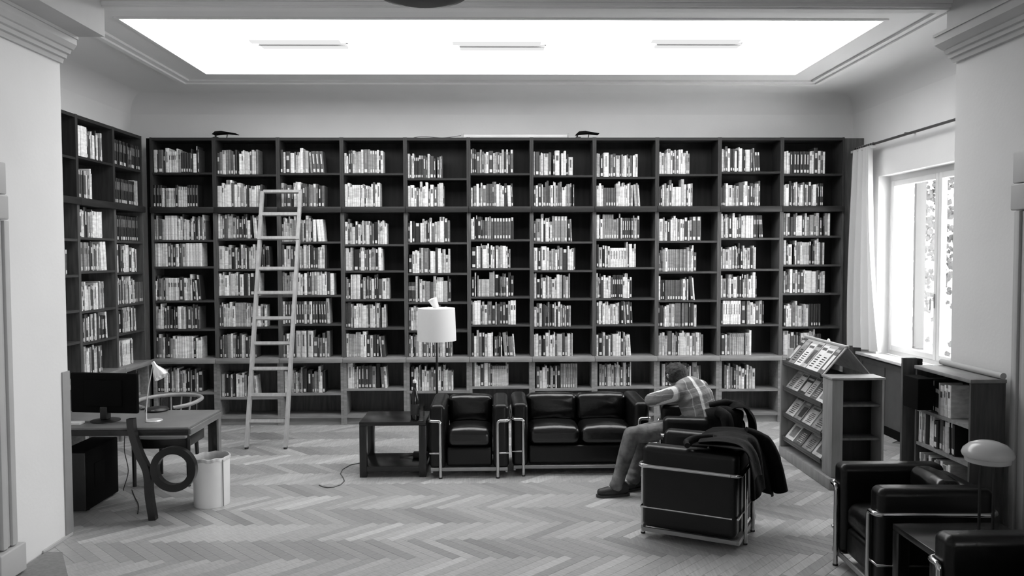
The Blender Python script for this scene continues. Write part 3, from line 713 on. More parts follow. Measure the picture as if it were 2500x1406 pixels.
MB().box(-.002, .002, -rb-.0008, -rt+.002, zb_+.01, zb_+.02).build('seam', SHADE, la)
tl = Vector((-.42, -.12, .9)).normalized(); ux = tl.cross(Vector((0, 1, 0))).normalized(); uy = tl.cross(ux)
MB().lathe([(.026, 0), (.03, .01), (.047, .10), (.044, .10), (.027, .012), (0, .01)], 28, (0, 0, zt_+.005), ax=(ux, uy, tl)).build('reflector_cup', WHITEPL, la, 40, True)
MB().lathe([(0, .096), (.0435, .096)], 28, (0, 0, zt_+.005), ax=(ux, uy, tl)).build('cup_diffuser', SHADE, la, 40)

# ------------------------------------------------------------------ library ladder
l0, l1 = at_z(602, 1096, 0), at_z(697, 1096, 0)
ld = thing('library_ladder', 'tall pale wooden ladder leaning against the bookcases', 'ladder', (0, 0, 0))
YT = 9.315
t0, t1 = at_y(642, 470, YT), at_y(735, 470, YT)
c0 = (l0 + l1)/2; ld.location = (c0.x, c0.y, 0); off = Vector((c0.x, c0.y, 0))
def lp(s, t): return (l0.lerp(t0, t) if s < 0 else l1.lerp(t1, t)) - off
dirL = (t0-l0).normalized(); nrm = dirL.cross(Vector((1, 0, 0))).normalized()
for s in (-1, 1):
    a, b = lp(s, 0.004), lp(s, .80); ax = (b-a).normalized(); sd = Vector((1, 0, 0)) - ax*ax.x; sd.normalize(); nn = ax.cross(sd)
    MB().obox((a+b)/2, sd*.0165, nn*.033, ax*((b-a).length/2)).build('rail', LADDERW, ld)
    a, b = lp(s, .795), lp(s, 1.0); a = a - nn*.022; b = b - nn*.022
    MB().obox((a+b)/2, sd*.019, nn*.02, ax*((b-a).length/2)).build('upper_rail', LADDERW, ld)
    a = lp(s, 0); MB().lathe([(.02, 0), (.022, .02), (.015, .03)], 10, (a.x, a.y, 0.0)).build('foot', BLACKPL, ld, 40)
for y in (470, 525, 583, 656, 715, 777, 838, 900, 964, 1028):
    lo, hi = 0.0, 1.0
    from_ = None
    for q in range(40):      # find the station whose image row is y
        mid = (lo+hi)/2; p = l0.lerp(t0, mid); d = p - Vector((0, 0, EYE)); yy = 703 - FPX*d.dot(AX_U)/d.dot(AX_F)
        if yy > y: lo = mid
        else: hi = mid
    a, b = lp(-1, lo), lp(1, lo)
    m = MB(); k = nrm*.022 if y < 590 else nrm*0
    if k.y > 0: k = -k
    m.obox((a+b)/2 + k, (b-a)/2 - (b-a).normalized()*.014, nrm*.018, dirL*.017); m.build('rung' if y > 480 else 'top_rail', LADDERW, ld)

# ------------------------------------------------------------------ desk corner
DZ, DY0, DY1, DX1 = .70, 6.03, 6.73, -2.365
dk = thing('desk', 'grey-topped black desk with a curved ring-shaped front leg', 'desk', (-3.0, 6.38, 0)); dkl = Vector((3.0, -6.38, 0))
def L_(m): m.v = [(x+dkl.x, y+dkl.y, z+dkl.z) for x, y, z in m.v]; return m
L_(MB().rbox(-3.9, DX1, DY0+.012, DY1, DZ-.018, DZ, .003, 1)).build('desk_top', DESKTOP, dk, 40)
L_(MB().rbox(-3.9, DX1, DY0, DY0+.03, DZ-.062, DZ-.0185, .003, 1)).build('front_apron', BLACKLAQ, dk, 40)
L_(MB().rbox(DX1-.02, DX1+.012, DY0+.032, DY1, DZ-.062, DZ-.0185, .003, 1)).build('side_apron', STEELG, dk, 40)
L_(MB().rbox(DX1-.085, DX1-.012, DY1-.06, DY1-.002, 0, DZ-.063, .003, 1)).build('leg', BLACKLAQ, dk, 40)
L_(MB().rbox(DX1-.0115, DX1+.008, DY1-.06, DY1-.002, 0, DZ-.063, .003, 1)).build('leg_side_strip', STEELG, dk, 40)
L_(MB().rbox(-3.89, -3.83, DY1-.06, DY1-.002, 0, DZ-.063, .003, 1)).build('leg', BLACKLAQ, dk, 40)
L_(MB().rbox(-3.89, -3.83, DY0+.002, DY0+.06, 0, DZ-.063, .003, 1)).build('leg', BLACKLAQ, dk, 40)
def zp(x, y): p = at_y(160+x/4.536, 980+y/4.536, 6.0); return (p.x, p.z)
path = [(728, 188), (738, 300), (770, 430), (826, 590), (896, 735), (920, 850), (928, 1000), (945, 1130), (974, 1300)]
def spline(P, n):
    out = []
    for i in range(len(P)-1):
        p0, p1, p2, p3 = P[max(i-1, 0)], P[i], P[i+1], P[min(i+2, len(P)-1)]
        for k in range(n):
            t = k/n; out.append(tuple(.5*((2*b) + (-a+c)*t + (2*a-5*b+4*c-d)*t*t + (-a+3*b-3*c+d)*t**3) for a, b, c, d in zip(p0, p1, p2, p3)))
    return out + [P[-1]]
pp = [zp(*p) for p in spline(path, 5)]; pp[-1] = (pp[-1][0], 0.0)
def ribbon(P, hw, y0, y1, closed=False):
    n = len(P); L, Rr = [], []
    for i in range(n):
        a = P[(i-1) % n] if closed or i else P[0]; b = P[(i+1) % n] if closed or i < n-1 else P[-1]
        dx, dz = b[0]-a[0], b[1]-a[1]; l = math.hypot(dx, dz); nx, nz = -dz/l, dx/l
        L.append((P[i][0]+nx*hw, P[i][1]+nz*hw)); Rr.append((P[i][0]-nx*hw, P[i][1]-nz*hw))
    m = MB(); vs = []
    for l, r in zip(L, Rr): vs += [(l[0], y0, l[1]), (r[0], y0, r[1]), (r[0], y1, r[1]), (l[0], y1, l[1])]
    fs = []
    for i in range(n if closed else n-1):
        a, b = i*4, ((i+1) % n)*4; fs += [(a+k, a+(k+1) % 4, b+(k+1) % 4, b+k) for k in range(4)]
    if not closed: fs += [(0, 1, 2, 3), (n*4-1, n*4-2, n*4-3, n*4-4)]
    m.add(vs, fs); m.v = [(x, y, max(z, 0)) for x, y, z in m.v]; return m
L_(ribbon(pp, .026, 5.972, 6.026)).build('curved_leg', BLACKLAQ, dk, 50, True)
rcx, rcz = zp(1202, 745); rr_ = zp(1202+212, 745)[0] - rcx
L_(ribbon([(rcx + rr_*math.cos(a), rcz + rr_*math.sin(a)) for a in [i*2*math.pi/48 for i in range(48)]], .027, 5.972, 6.026, True)).build('ring', BLACKLAQ, dk, 50, True)
# monitor, seen from behind
mo = thing('monitor', 'black flat monitor on the desk seen from behind', 'monitor', (at_y(256, 955, 6.30).x, 6.30, DZ+.0005), math.radians(-8))
MB().rbox(-.283, .283, -.018, .018, .065, .385, .012, 2).build('screen_housing', BLACKMAT, mo, 40)
MB().rbox(-.16, .16, -.032, -.0185, .12, .33, .012, 2).build('rear_cover', BLACKMAT, mo, 40)
MB().box(-.262, .262, .0185, .0195, .08, .373).build('screen', BLACKLAQ, mo)
MB().rbox(-.03, .03, -.03, .03, .014, .12, .008, 2).build('stand_neck', BLACKPL, mo, 40)
MB().lathe([(0, 0), (.11, 0), (.11, .008), (.03, .0135), (0, .0135)], 32).build('stand_foot', BLACKPL, mo, 40)
# desk lamp
p = at_z(376, 1028, DZ); dl2 = thing('desk_lamp', 'silver desk lamp with thin curved stem beside the monitor', 'lamp', (p.x, p.y, DZ+.0005))
MB().lathe([(0, 0), (.064, 0), (.066, .006), (.06, .013), (.01, .017), (0, .017)], 32).build('base', SILVER, dl2, 40)
def dp(px, py, dy=0): q = at_y(px, py, p.y+dy); return (q.x-p.x, q.y-p.y, q.z-DZ-.0005)
MB().tube(spline([dp(358, 1026), dp(357.5, 1003), dp(360, 968), dp(364, 938), dp(369, 915), dp(371.5, 900), dp(374, 888)], 4), .0045, 8).build('stem', SILVER, dl2, 60)
hd_ = (Vector(dp(402, 932, -.03)) - Vector(dp(373, 884))).normalized(); ux = hd_.cross(Vector((0, 1, 0))).normalized(); uy = hd_.cross(ux)
MB().lathe([(0, -.004), (.014, 0), (.016, .03), (.02, .045), (.036, .07), (.052, .105), (.058, .14), (.0555, .14), (.049, .104), (.03, .068), (0, .055)], 32, dp(373, 884), ax=(ux, uy, hd_)).build('reflector', SILVER, dl2, 50, True)
MB().lathe([(0, .056), (.02, .075), (.024, .10), (0, .124)], 16, dp(373, 884), ax=(ux, uy, hd_)).build('bulb', WHITEPL, dl2, 60)
q = at_z(384, 1000, DZ+.01); sp = thing('speaker', 'flat round black device lying behind the desk lamp', 'device', (q.x, q.y, DZ+.0005))
MB().lathe([(0, 0), (.085, 0), (.095, .012), (.08, .028), (.03, .033), (0, .033)], 28).build('body', BLACKPL, sp, 50)
MB().box(-.012, .012, -.0945, -.085, .014, .021).build('light_mark', GREYPL, sp)
q = at_z(205, 1029, DZ); tag(MB().rbox(-.07, .07, -.04, .04, 0, .02, .003, 1).build('notepad', PAPER, None, 40, loc=(q.x-.03, q.y-.10, DZ+.0005)), 'small pale pad of paper on the desk beside the pier', 'notepad')
# computer tower under the desk
pc = thing('computer_tower', 'black computer tower standing under the desk', 'computer', (-3.33, 6.44, 0))
MB().rbox(-.11, .11, -.26, .26, .012, .485, .012, 2).build('case', BLACKMAT, pc, 40)
MB().rbox(-.105, .105, -.275, -.2605, .02, .475, .006, 1).build('front_bezel', BLACKPL, pc, 40)
MB().rbox(.1105, .115, -.14, .02, .17, .36, .0022, 1).build('side_vent', BLACKMAT, pc, 40)
for sx in (-.09, .07):
    for sy in (-.2, .18): MB().box(sx, sx+.02, sy, sy+.02, 0, .0118).build('foot', BLACKPL, pc)
tag(MB().tube(spline([Vector((-3.10, 6.60, .63)), Vector((-3.13, 6.62, .40)), Vector((-3.12, 6.66, .20)), Vector((-3.18, 6.70, .04)), Vector((-3.2, 6.74, .008))], 5), .0035, 6).build('computer_cable', BLACKPL, None, 60), 'thin black cable dropping from the desk to the floor beside the tower', 'cable')
tag(MB().tube(spline([at_z(322, 1196, .004), at_z(330, 1215, .004), at_z(338, 1232, .004), at_z(336, 1254, .004)], 5), .0035, 6).build('computer_cable', BLACKPL, None, 60), 'thin black cable lying on the floor behind the ring leg', 'cable')
# bentwood armchair behind the desk
bc = thing('wooden_armchair', 'low wooden armchair with a round hoop back behind the desk', 'armchair', (-2.935, 7.08, 0))
MB().rbox(-.235, .235, -.235, .22, .425, .465, .016, 3, 3, fn=lambda p, h: (p[0], p[1] - .03*(1-(p[0]/h[0])**2)*(1 if p[1] < 0 else 0), p[2])).build('seat', CHAIRW, bc, 50)
MB().rbox(-.225, .225, -.215, .21, .335, .424, .006, 1).build('seat_apron', BLACKLAQ, bc, 50)
ha = [math.radians(a) for a in range(-62, 243, 8)]
MB().tube([(.27*math.cos(a), .27*math.sin(a), .725 - .03*max(0, -math.sin(a))) for a in ha], .017, 10).build('hoop_back', CHAIRW, bc, 60)
for s in (-1, 1):
    MB().tube([(s*.235, -.20, 0), (s*.235, -.20, .40), (s*.215, -.205, .55), (s*.13, -.235, .70)], [.016, .02, .018, .015], 10).build('front_leg', BLACKLAQ, bc, 60)
    MB().tube([(s*.17, .20, 0), (s*.16, .17, .40), (s*.16, .21, .71)], [.015, .019, .014], 10).build('back_leg', BLACKLAQ, bc, 60)
for a in (70, 90, 110): MB().tube([(.22*math.cos(math.radians(a)), .22*math.sin(math.radians(a)), .46), (.27*math.cos(math.radians(a)), .27*math.sin(math.radians(a)), .715)], .008, 8).build('spindle', CHAIRW, bc, 60)
# waste bin
q = at_z(508, 1238, 0); bi = thing('waste_bin', 'round pale metal waste bin with a liner in front of the desk', 'bin', (q.x+.0, q.y+.09, 0))
MB().lathe([(0, .002), (.136, .0), (.138, .004), (.142, .385), (.139, .385), (.135, .008), (0, .008)], 44).build('body', BINM, bi, 40)
MB().box(.118, .124, -.085, -.079, .005, .38).build('seam', GREYPL, bi)
n = 60; lv = []
for r, z, k in ((.128, .30, 0), (.136, .383, .002), (.140, .397, .003), (.147, .394, .003), (.1475, .368, .004)):
    lv.append([((r + k*math.sin(j*2.1+z*30))*math.cos(2*math.pi*j/n), (r + k*math.sin(j*2.1+z*30))*math.sin(2*math.pi*j/n), z + k*1.2*math.sin(j*.9)) for j in range(n+1)])
MB().sheet(lv).build('liner', LINER, bi, 70)

# ------------------------------------------------------------------ things on top of the bookcases
def uplight(px0, px1, py, label, g):
    a, b = at_y(px0, 330, 9.47), at_y(px1, 330, 9.47); L = b.x-a.x
    t = thing('uplight', label, 'lamp', (a.x, 9.47, ZTOP+.0005), 0, g)
    MB().rbox(.0, .06, -.04, .04, 0, .012, .004, 1).rbox(.012, .03, -.01, .01, .012, .045, .003, 1).build('stand', BLACKMETAL, t, 40)
    m = MB(); m.prism([(.0, .040), (.035, .072), (.11, .078), (L, .050), (L-.01, .045), (.16, .056), (.10, .052), (.05, .048)], 'y', -.07, .07); m.build('head', BLACKMAT, t, 40, True)
    MB().tube([(.16, 0, .052), (.155, .0, .02), (.15, .0, .0)], .006, 8).build('strut', BLACKMETAL, t)
uplight(522, 580, 330, 'flat black uplight on top of the bookcases, above the ladder side', 'uplights on the bookcases')
uplight(1405, 1462, 330, 'flat black uplight on top of the bookcases, beside the white roll', 'uplights on the bookcases')
a, b = at_y(1130, 331, 9.46), at_y(1386, 331, 9.46)
rs = thing('projection_screen', 'long white rolled screen case lying on top of the bookcases', 'screen', ((a.x+b.x)/2, 9.46, ZTOP+.0005)); hl = (b.x-a.x)/2
MB().rbox(-hl, hl, -.03, .03, 0, .04, .012, 3).build('case', PAPER, rs, 50)
for s in (-1, 1): MB().rbox(s*hl-.012, s*hl+.012, -.034, .034, 0, .052, .006, 2).build('end_cap', TRIM, rs, 50)
tag(MB().tube(spline([(-.98, 9.45, ZTOP+.006), (-.88, 9.46, ZTOP+.022), (-.78, 9.44, ZTOP+.012), (-.62, 9.46, ZTOP+.006), (-.42, 9.45, ZTOP+.03)], 6), .004, 6).build('loose_cable', CORDM, None, 60), 'thin cable lying on the bookcases beside the white rolled screen', 'cable')
q = at_x(163, 262, -4.25); tag(MB().rbox(-.03, .03, -.06, .06, 0, .04, .01, 2).build('small_box', PAPER, None, 40, loc=(-4.25, q.y, ZTOP+.0005)), 'small pale box on top of the side bookcases by the pier', 'box')

# ------------------------------------------------------------------ magazine rack
RX0, RX1, RY0, RY1 = 2.85, 3.30, 6.62, 7.78
rk = thing('magazine_rack', 'grey wooden magazine rack with sloping tiers and a roof-shaped top', 'rack', (RX0, RY0, 0))
def K(x0, x1, y0, y1, z0, z1, nm, m, r=.004): MB().rbox(x0, x1, y0, y1, z0, z1, r, 1).build(nm, m, rk, 40)
RW, RL = RX1-RX0, RY1-RY0; ED = .20; RT = .958
K(.0, .095, 0, .022, .10, RT-.021, 'end_stile', RACKW)            # broad stile beside the open end
K(.0, .022, .0225, ED, .10, RT-.021, 'side_panel', RACKW)
K(RW-.022, RW, 0, ED, .10, RT-.021, 'side_panel', RACKW)
K(-.006, RW+.006, -.006, ED+.02, RT-.02, RT, 'end_top', RACKW)
K(.0225, RW-.0225, ED-.014, ED, .10, RT-.021, 'end_back', BACKWOOD)
for z in (.725, .435, .13): K(.0225, RW-.0225, .0235 if z else 0, ED-.0145, z-.02, z, 'end_shelf', SHELF)
K(-.03, RW+.03, -.03, RL+.02, 0, .098, 'plinth', RACKW, .008)
K(.0, RW, RL-.03, RL, .10, RT, 'far_panel', RACKW)
K(-.03, .04, RL-.035, RL-.0305+.03, .10, RT+.01, 'far_stile', RACKW)
K(RW*.5-.01, RW*.5+.01, ED+.001, RL-.0305, .10, RT, 'spine_panel', BACKWOOD)
tiers = []
AP = (.222, 1.195)
for k, (xl, zl, sl, ang_) in enumerate(((.012, .950, .325, 49.5), (.015, .695, .235, 52), (.015, .435, .235, 52), (.015, .197, .235, 52))):
    c_, s_ = math.cos(math.radians(ang_)), math.sin(math.radians(ang_))
    y0, y1 = (ED+.022, RL-.001) if k == 0 else (ED+.002, RL-.037)
    m = MB(); m.prism([(xl, zl), (xl+c_*sl, zl+s_*sl), (xl+c_*sl+s_*.008, zl+s_*sl-c_*.008), (xl+s_*.008, zl-c_*.008)], 'y', y0, y1); m.build('sloping_sheet', RACKT if k == 0 else RACKW, rk, 30, True)
    m = MB(); m.rbox(xl-.028, xl-.001, y0, y1, zl-.030, zl-.010, .003, 1); m.rbox(xl-.030, xl-.024, y0, y1, zl-.0095, zl+.018, .0025, 1); m.build('lip', RACKL, rk, 40)
    tiers.append((xl, zl, c_, s_, sl, y0, y1))
m = MB(); c_, s_ = math.cos(math.radians(49.5)), math.sin(math.radians(49.5))
m.prism([(RW-.012, .95), (RW-.012-c_*.325, .95+s_*.325), (RW-.012-c_*.325-s_*.008, .95+s_*.325-c_*.008), (RW-.012-s_*.008, .95-c_*.008)], 'y', ED+.022, RL-.001); m.build('sloping_sheet', RACKW, rk, 30, True)
K(RW*.5-.018, RW*.5+.018, ED+.022, RL-.001, 1.185, 1.205, 'ridge_cap', RACKT)
MB().lathe([(0, 0), (.014, 0), (.012, .014), (.006, .022), (0, .024)], 12, (RW*.5, .62, 1.2055)).build('knob', WHITEPL, rk, 50)
MAGM = [mat('magazine_cover_%d' % i, g, .35, var=v, scale=sc, bump=.0) for i, (g, v, sc) in enumerate(((.74, .06, 6), (.48, .35, 9), (.24, .5, 14), (.11, .6, 16), (.035, .7, 12), (.02, .5, 10)))]
plan = [[(.10, 4, 'dark'), (.13, 2, 'grey'), (.14, 0, 'white'), (.13, 1, 'pale'), (.12, 0, 'white'), (.14, 0, 'white'), (.09, 3, 'grey')],
        [(.15, 2, 'grey'), (.15, 1, 'pale'), (.17, 4, 'dark'), (.12, 1, 'pale'), (.14, 3, 'grey'), (.15, 0, 'white')],
        [(.20, 1, 'pale'), (.15, 2, 'grey'), (.19, 1, 'pale'), (.20, 2, 'mottled grey')],
        [(.20, 0, 'white'), (.18, 3, 'dark grey'), (.20, 2, 'grey'), (.19, 1, 'pale')]]
TW = ('top', 'second', 'third', 'lowest')
for k, row in enumerate(plan):
    xl, zl, c_, s_, sl, y0, y1 = tiers[k]; y = y1 - .012
    tot = sum(r[0] for r in row); gap = (y1-y0-.03-tot)/len(row)
    for n, (wd, mi, wn_) in enumerate(row):
        hgt = min(sl-.012, .30 if k == 0 else .22) * (1 - .06*(n % 3)); th = .004 + .003*(n % 2)
        base = Vector((RX0+xl - s_*.0015, RY0 + y - wd/2, zl + c_*.0015)) + Vector((c_, 0, s_))*.001
        nn = Vector((-s_, 0, c_)); up = Vector((c_, 0, s_)); ac = Vector((0, -1, 0))
        nth = ('first', 'second', 'third', 'fourth', 'fifth', 'sixth', 'seventh')[n]
        m = MB(); m.obox(nn*(th/2) + up*(hgt/2), ac*(wd/2), up*(hgt/2), nn*(th/2))
        o = m.build('magazine', MAGM[mi], None, loc=base)
        tag(o, '%s magazine, %s from the far end on the %s tier of the rack' % (wn_, nth, TW[k]), 'magazine', 'magazines on the %s tier' % TW[k])
        tone = 3 if mi < 2 else 1
        m = MB(); m.obox(nn*(th+.0004) + up*(hgt*.86), ac*(wd*.38), up*(hgt*.05), nn*.0004); m.build('title_strip', MAGM[tone], o)
        if (n+k) % 3 == 0:
            m = MB(); m.obox(nn*(th+.0004) + up*(hgt*.42) + ac*(wd*.05), ac*(wd*.33), up*(hgt*.27), nn*.0004); m.build('cover_picture', MAGM[(mi+2) % 5], o)
        else:
            m = MB()
            for q in range(6): m.obox(nn*(th+.0004) + up*(hgt*(.15+.09*q)) + ac*(wd*.02*(q % 3)), ac*(wd*(.30-.04*(q % 3))), up*(hgt*.018), nn*.0004)
            m.build('text_lines', MAGM[4 if mi < 3 else 1], o)
        y -= wd + gap
q = at_y(1937, 880, RY1+.05); tag(MB().rbox(-.03, .03, -.004, .004, 0, .115, .002, 1).build('card', PAPER, None, loc=(2.905, RY1-.05, .9685+.0)), 'blank white card standing at the far end of the rack top', 'card')

# dark upright post and black box beside the low bookcase, roll on top of it
a, b = at_y(2205, 880, 5.68), at_y(2251, 880, 5.68)
po = thing('display_post', 'tall dark wooden post panel at the far end of the low bookcase', 'panel', ((a.x+b.x)/2, 5.68, 0)); hw_ = (b.x-a.x)/2
MB().rbox(-hw_, hw_*.55, 0, .03, 0, 1.25, .004, 1).build('board', SHELF, po, 40)
MB().rbox(hw_*.55+.0005, hw_, -.012, .04, 0, 1.245, .004, 1).build('edge_strip', BACKWOOD, po, 40)
tag(MB().rbox(-.055, .055, -.10, .10, 0, .22, .006, 2).build('letter_box', BLACKMAT, None, 40, loc=(2.965, 5.47, .925)), 'black box fixed to the front of the low bookcase', 'box')
tag(MB().tube([(0, 0, 0), (0, .70, 0)], .021, 18).build('poster_roll', TRIM, None, 50, loc=(3.228, 4.945, 1.2265)), 'long grey rolled poster lying on top of the low bookcase', 'roll')

# mushroom lamp
mx, my = at_y(2412, 1100, 4.08).x, 4.08
ml = thing('mushroom_lamp', 'grey mushroom-shaped table lamp on the dark side table', 'lamp', (mx, my, .5075))
zt2 = at_y(2412, 1075, my).z - .5075
MB().lathe([(0, zt2), (.05, zt2-.006), (.09, zt2-.022), (.117, zt2-.048), (.125, zt2-.070), (.120, zt2-.085), (.112, zt2-.088), (.108, zt2-.112), (.096, zt2-.118), (.092, zt2-.112), (.10, zt2-.075), (.07, zt2-.03), (0, zt2-.014)], 48).build('glass_shade', LAMPSH, ml, 50, True)
for s in (-.04, .035): MB().tube([(s, 0, .015), (s, 0, zt2-.03)], .0075, 10).build('stem_rod', BLACKPL, ml)
MB().lathe([(0, 0), (.075, 0), (.075, .01), (.065, .016), (0, .018)], 32).build('base', BLACKPL, ml, 40)
MB().lathe([(0, .0), (.012, .004), (.014, .014), (.008, .024), (0, .026)], 16, (-.05, -.02, .0165)).build('switch_knob', CHROME, ml, 60)

# ------------------------------------------------------------------ the reading person
def capsule(m, p0, r0, p1, r1, wide=None, k=1.0, n=18, seg=5):
    """tapered limb between two joints; offsets along the direction wide are scaled by k"""
    p0, p1 = Vector(p0), Vector(p1); ax = (p1-p0); L = ax.length; ax = ax/L if L > 1e-6 else Vector((0, 0, 1))
    ref = Vector((0, 0, 1)) if abs(ax.z) < .9 else Vector((1, 0, 0)); u = ax.cross(ref).normalized(); v = ax.cross(u)
    W_ = Vector(wide).normalized() if wide is not None else None
    def P(c, off):
        if W_ is not None: off = off + W_*(off.dot(W_)*(k-1))
        return c + off
    rings = []
    for i in range(seg): a = -math.pi/2 + math.pi/2*(i+.35)/seg; rings.append((p0, ax*(r0*math.sin(a)), r0*math.cos(a)))
    rings.append((p0, Vector(), r0)); rings.append((p1, Vector(), r1))
    for i in range(seg): a = math.pi/2*(i+.65)/seg; rings.append((p1, ax*(r1*math.sin(a)), r1*math.cos(a)))
    vs = [P(c, o + (u*math.cos(2*math.pi*j/n) + v*math.sin(2*math.pi*j/n))*r) for c, o, r in rings for j in range(n)]
    N = len(rings); fs = [(i*n+j, i*n+(j+1) % n, (i+1)*n+(j+1) % n, (i+1)*n+j) for i in range(N-1) for j in range(n)]
    fs += [tuple(range(n))[::-1], tuple(range((N-1)*n, N*n))]
    return m.add(vs, fs)
def fuse(m, name, mt, parent, voxel, smooth=6, cut=None):
    """union of the overlapping limbs as one continuous skin"""
    o = m.build('raw_' + name, mt, None, None, True)
    md = o.modifiers.new('r', 'REMESH'); md.mode = 'VOXEL'; md.voxel_size = voxel
    ms = o.modifiers.new('s', 'SMOOTH'); ms.iterations = smooth; ms.factor = .5
    dg = bpy.context.evaluated_depsgraph_get(); me = bpy.data.meshes.new_from_object(o.evaluated_get(dg)); me.name = name
    bpy.data.objects.remove(o)
    me.materials.clear(); me.materials.append(mt); me.polygons.foreach_set('use_smooth', [True]*len(me.polygons))
    r = bpy.data.objects.new(name, me); COL.objects.link(r); r.parent = parent; return r
PX, PY = 1.70, 6.70
pe = thing('person', 'person in plaid shirt and jeans slumped over the armrest, head bowed', 'person', (PX, PY, .0))
def wp(p): return Vector(p) - Vector((PX, PY, 0))
A_ = Vector((.66, .75, 0)); F_ = Vector((-.75, .66, 0))
pel, bel, che, upp = (1.715, 6.665, .56), (1.735, 6.69, .66), (1.71, 6.745, .765), (1.665, 6.775, .835)
neck, head = Vector((1.615, 6.815, .875)), Vector((1.578, 6.87, .935))
shL, elL, wrL = (1.535, 6.665, .825), (1.375, 6.985, .712), (1.545, 7.05, .722)
shR, elR, wrR = (1.80, 6.925, .83), (1.69, 7.13, .735), (1.50, 7.00, .745)
hipL, knL, anL = (1.66, 6.622, .530), (1.125, 6.545, .500), (1.000, 6.495, .115)
hipR, knR, anR = (1.68, 6.775, .530), (1.24, 6.745, .475), (1.165, 6.665, .115)
def limbs(m, g, parts):
    if 't' in parts:
        capsule(m, wp(pel), .118+g, wp(bel), .128+g, A_, 1.30); capsule(m, wp(bel), .128+g, wp(che), .134+g, A_, 1.34)
        capsule(m, wp(che), .134+g, wp(upp), .112+g, A_, 1.40); capsule(m, wp(shL), .062+g, wp(shR), .062+g)
        capsule(m, wp(upp), .075+g, wp(neck), .052+g)
    if 'a' in parts:
        for s, e, w_ in ((shL, elL, wrL), (shR, elR, wrR)):
            capsule(m, wp(s), .064+g, wp(e), .050+g); capsule(m, wp(e), .050+g, wp(w_), .034+g)
    if 'l' in parts:
        capsule(m, wp(pel), .112+g, Vector(wp(pel))+Vector((-.06, .0, -.01)), .112+g, A_, 1.25)
        for h, k, a in ((hipL, knL, anL), (hipR, knR, anR)):
            capsule(m, wp(h), .088+g, wp(k), .060+g); kk = Vector(k); aa = Vector(a); c = kk.lerp(aa, .3)
            capsule(m, wp(k), .060+g, wp(c), .057+g); capsule(m, wp(c), .057+g, wp(a), .040+g)
def hand(m, wr, d, palm):
    d = Vector(d).normalized(); nn = Vector(palm).normalized(); sd = d.cross(nn); w0_ = Vector(wp(wr))
    capsule(m, w0_, .026, w0_ + d*.055, .030, sd, 1.35, 12, 4)
    for i, (o, l) in enumerate(((-.030, .062), (-.010, .072), (.011, .067), (.031, .052))):
        b = w0_ + d*.075 + sd*o; k1 = b + d*l*.5 + nn*.006; k2 = k1 + d*l*.32 + nn*.016; k3 = k2 + d*l*.16 + nn*.018
        capsule(m, b - d*.02, .0095, k1, .009, None, 1, 10, 3); capsule(m, k1, .009, k2, .0085, None, 1, 10, 3); capsule(m, k2, .0085, k3, .0075, None, 1, 10, 3)
    t0_ = w0_ + d*.02 - sd*.028; t1_ = t0_ + d*.034 - sd*.026 + nn*.008; t2_ = t1_ + d*.028 - sd*.004 + nn*.012
    capsule(m, t0_, .012, t1_, .0105, None, 1, 10, 3); capsule(m, t1_, .0105, t2_, .009, None, 1, 10, 3)
m = MB(); limbs(m, -.010, 'tal')
capsule(m, wp(upp), .055, wp(neck), .050); capsule(m, wp(neck), .050, wp(head), .055)
fd = Vector((-.30, .66, -.66)).normalized(); upv = (Vector((-.25, .45, .8)) - fd*fd.dot(Vector((-.25, .45, .8)))).normalized(); sdv = fd.cross(upv).normalized()
hc = Vector(wp(head))
capsule(m, hc - fd*.012 + upv*.012, .088, hc + fd*.012 + upv*.016, .082, upv, 1.12)
capsule(m, hc + fd*.03 - upv*.055, .052, hc + fd*.055 - upv*.075, .034)                       # jaw
capsule(m, hc + fd*.085 + upv*.005, .010, hc + fd*.112 - upv*.022, .014, None, 1, 10, 3)        # nose
capsule(m, hc + fd*.083 - upv*.052 - sdv*.018, .008, hc + fd*.083 - upv*.052 + sdv*.018, .008, None, 1, 10, 3)   # mouth
for s in (-1, 1):
    capsule(m, hc - fd*.005 + sdv*s*.083 - upv*.018, .012, hc - fd*.014 + sdv*s*.094 + upv*.022, .016, None, 1, 10, 3)   # ears
    capsule(m, hc + fd*.078 + sdv*s*.018 + upv*.034, .010, hc + fd*.072 + sdv*s*.05 + upv*.034, .009, None, 1, 10, 3)    # brows
hand(m, wrL, Vector(wrL)-Vector(elL), (0, 0, -1)); hand(m, wrR, Vector((-.5, -.3, .1)), (.2, -.5, -.8))
capsule(m, wp(anL), .036, wp((.93, 6.482, .05)), .030); capsule(m, wp(anR), .036, wp((1.10, 6.64, .05)), .030)
fuse(m, 'body', SKIN, pe, .0075, 5)
em = MB()
for s in (-1, 1): em.rbox(*[q for c in ((hc + fd*.079 + sdv*s*.032 + upv*.012)) for q in (c-.011, c+.011)], .0105, 3)
em.build('eyes', WHITEPL, pe, 60)
m = MB()      # hair: cap over the skull with uneven tufts
capsule(m, hc - fd*.022 + upv*.020, .096, hc - fd*.002 + upv*.030, .092, upv, 1.08)
capsule(m, hc - fd*.050 + upv*.0, .070, hc - fd*.05 - upv*.060, .052, sdv, 1.25); capsule(m, hc - fd*.01 + upv*.01 - sdv*.035, .066, hc - fd*.01 + upv*.01 + sdv*.035, .066)
Rh = random.Random(5)
for q in range(70):
    th, ph = Rh.uniform(0, 6.28), Rh.uniform(-.25, 1.5); dv = (upv*math.sin(ph) + (fd*math.cos(th) + sdv*math.sin(th))*math.cos(ph))
    if dv.dot(fd) > .55: continue
    b = hc - fd*.016 + upv*.024 + dv*.085; tw = (dv + Vector((Rh.uniform(-.7, .7), Rh.uniform(-.7, .7), Rh.uniform(-.3, .7)))).normalized()
    capsule(m, b - dv*.01, .014, b + tw*Rh.uniform(.012, .026), .006, None, 1, 8, 3)
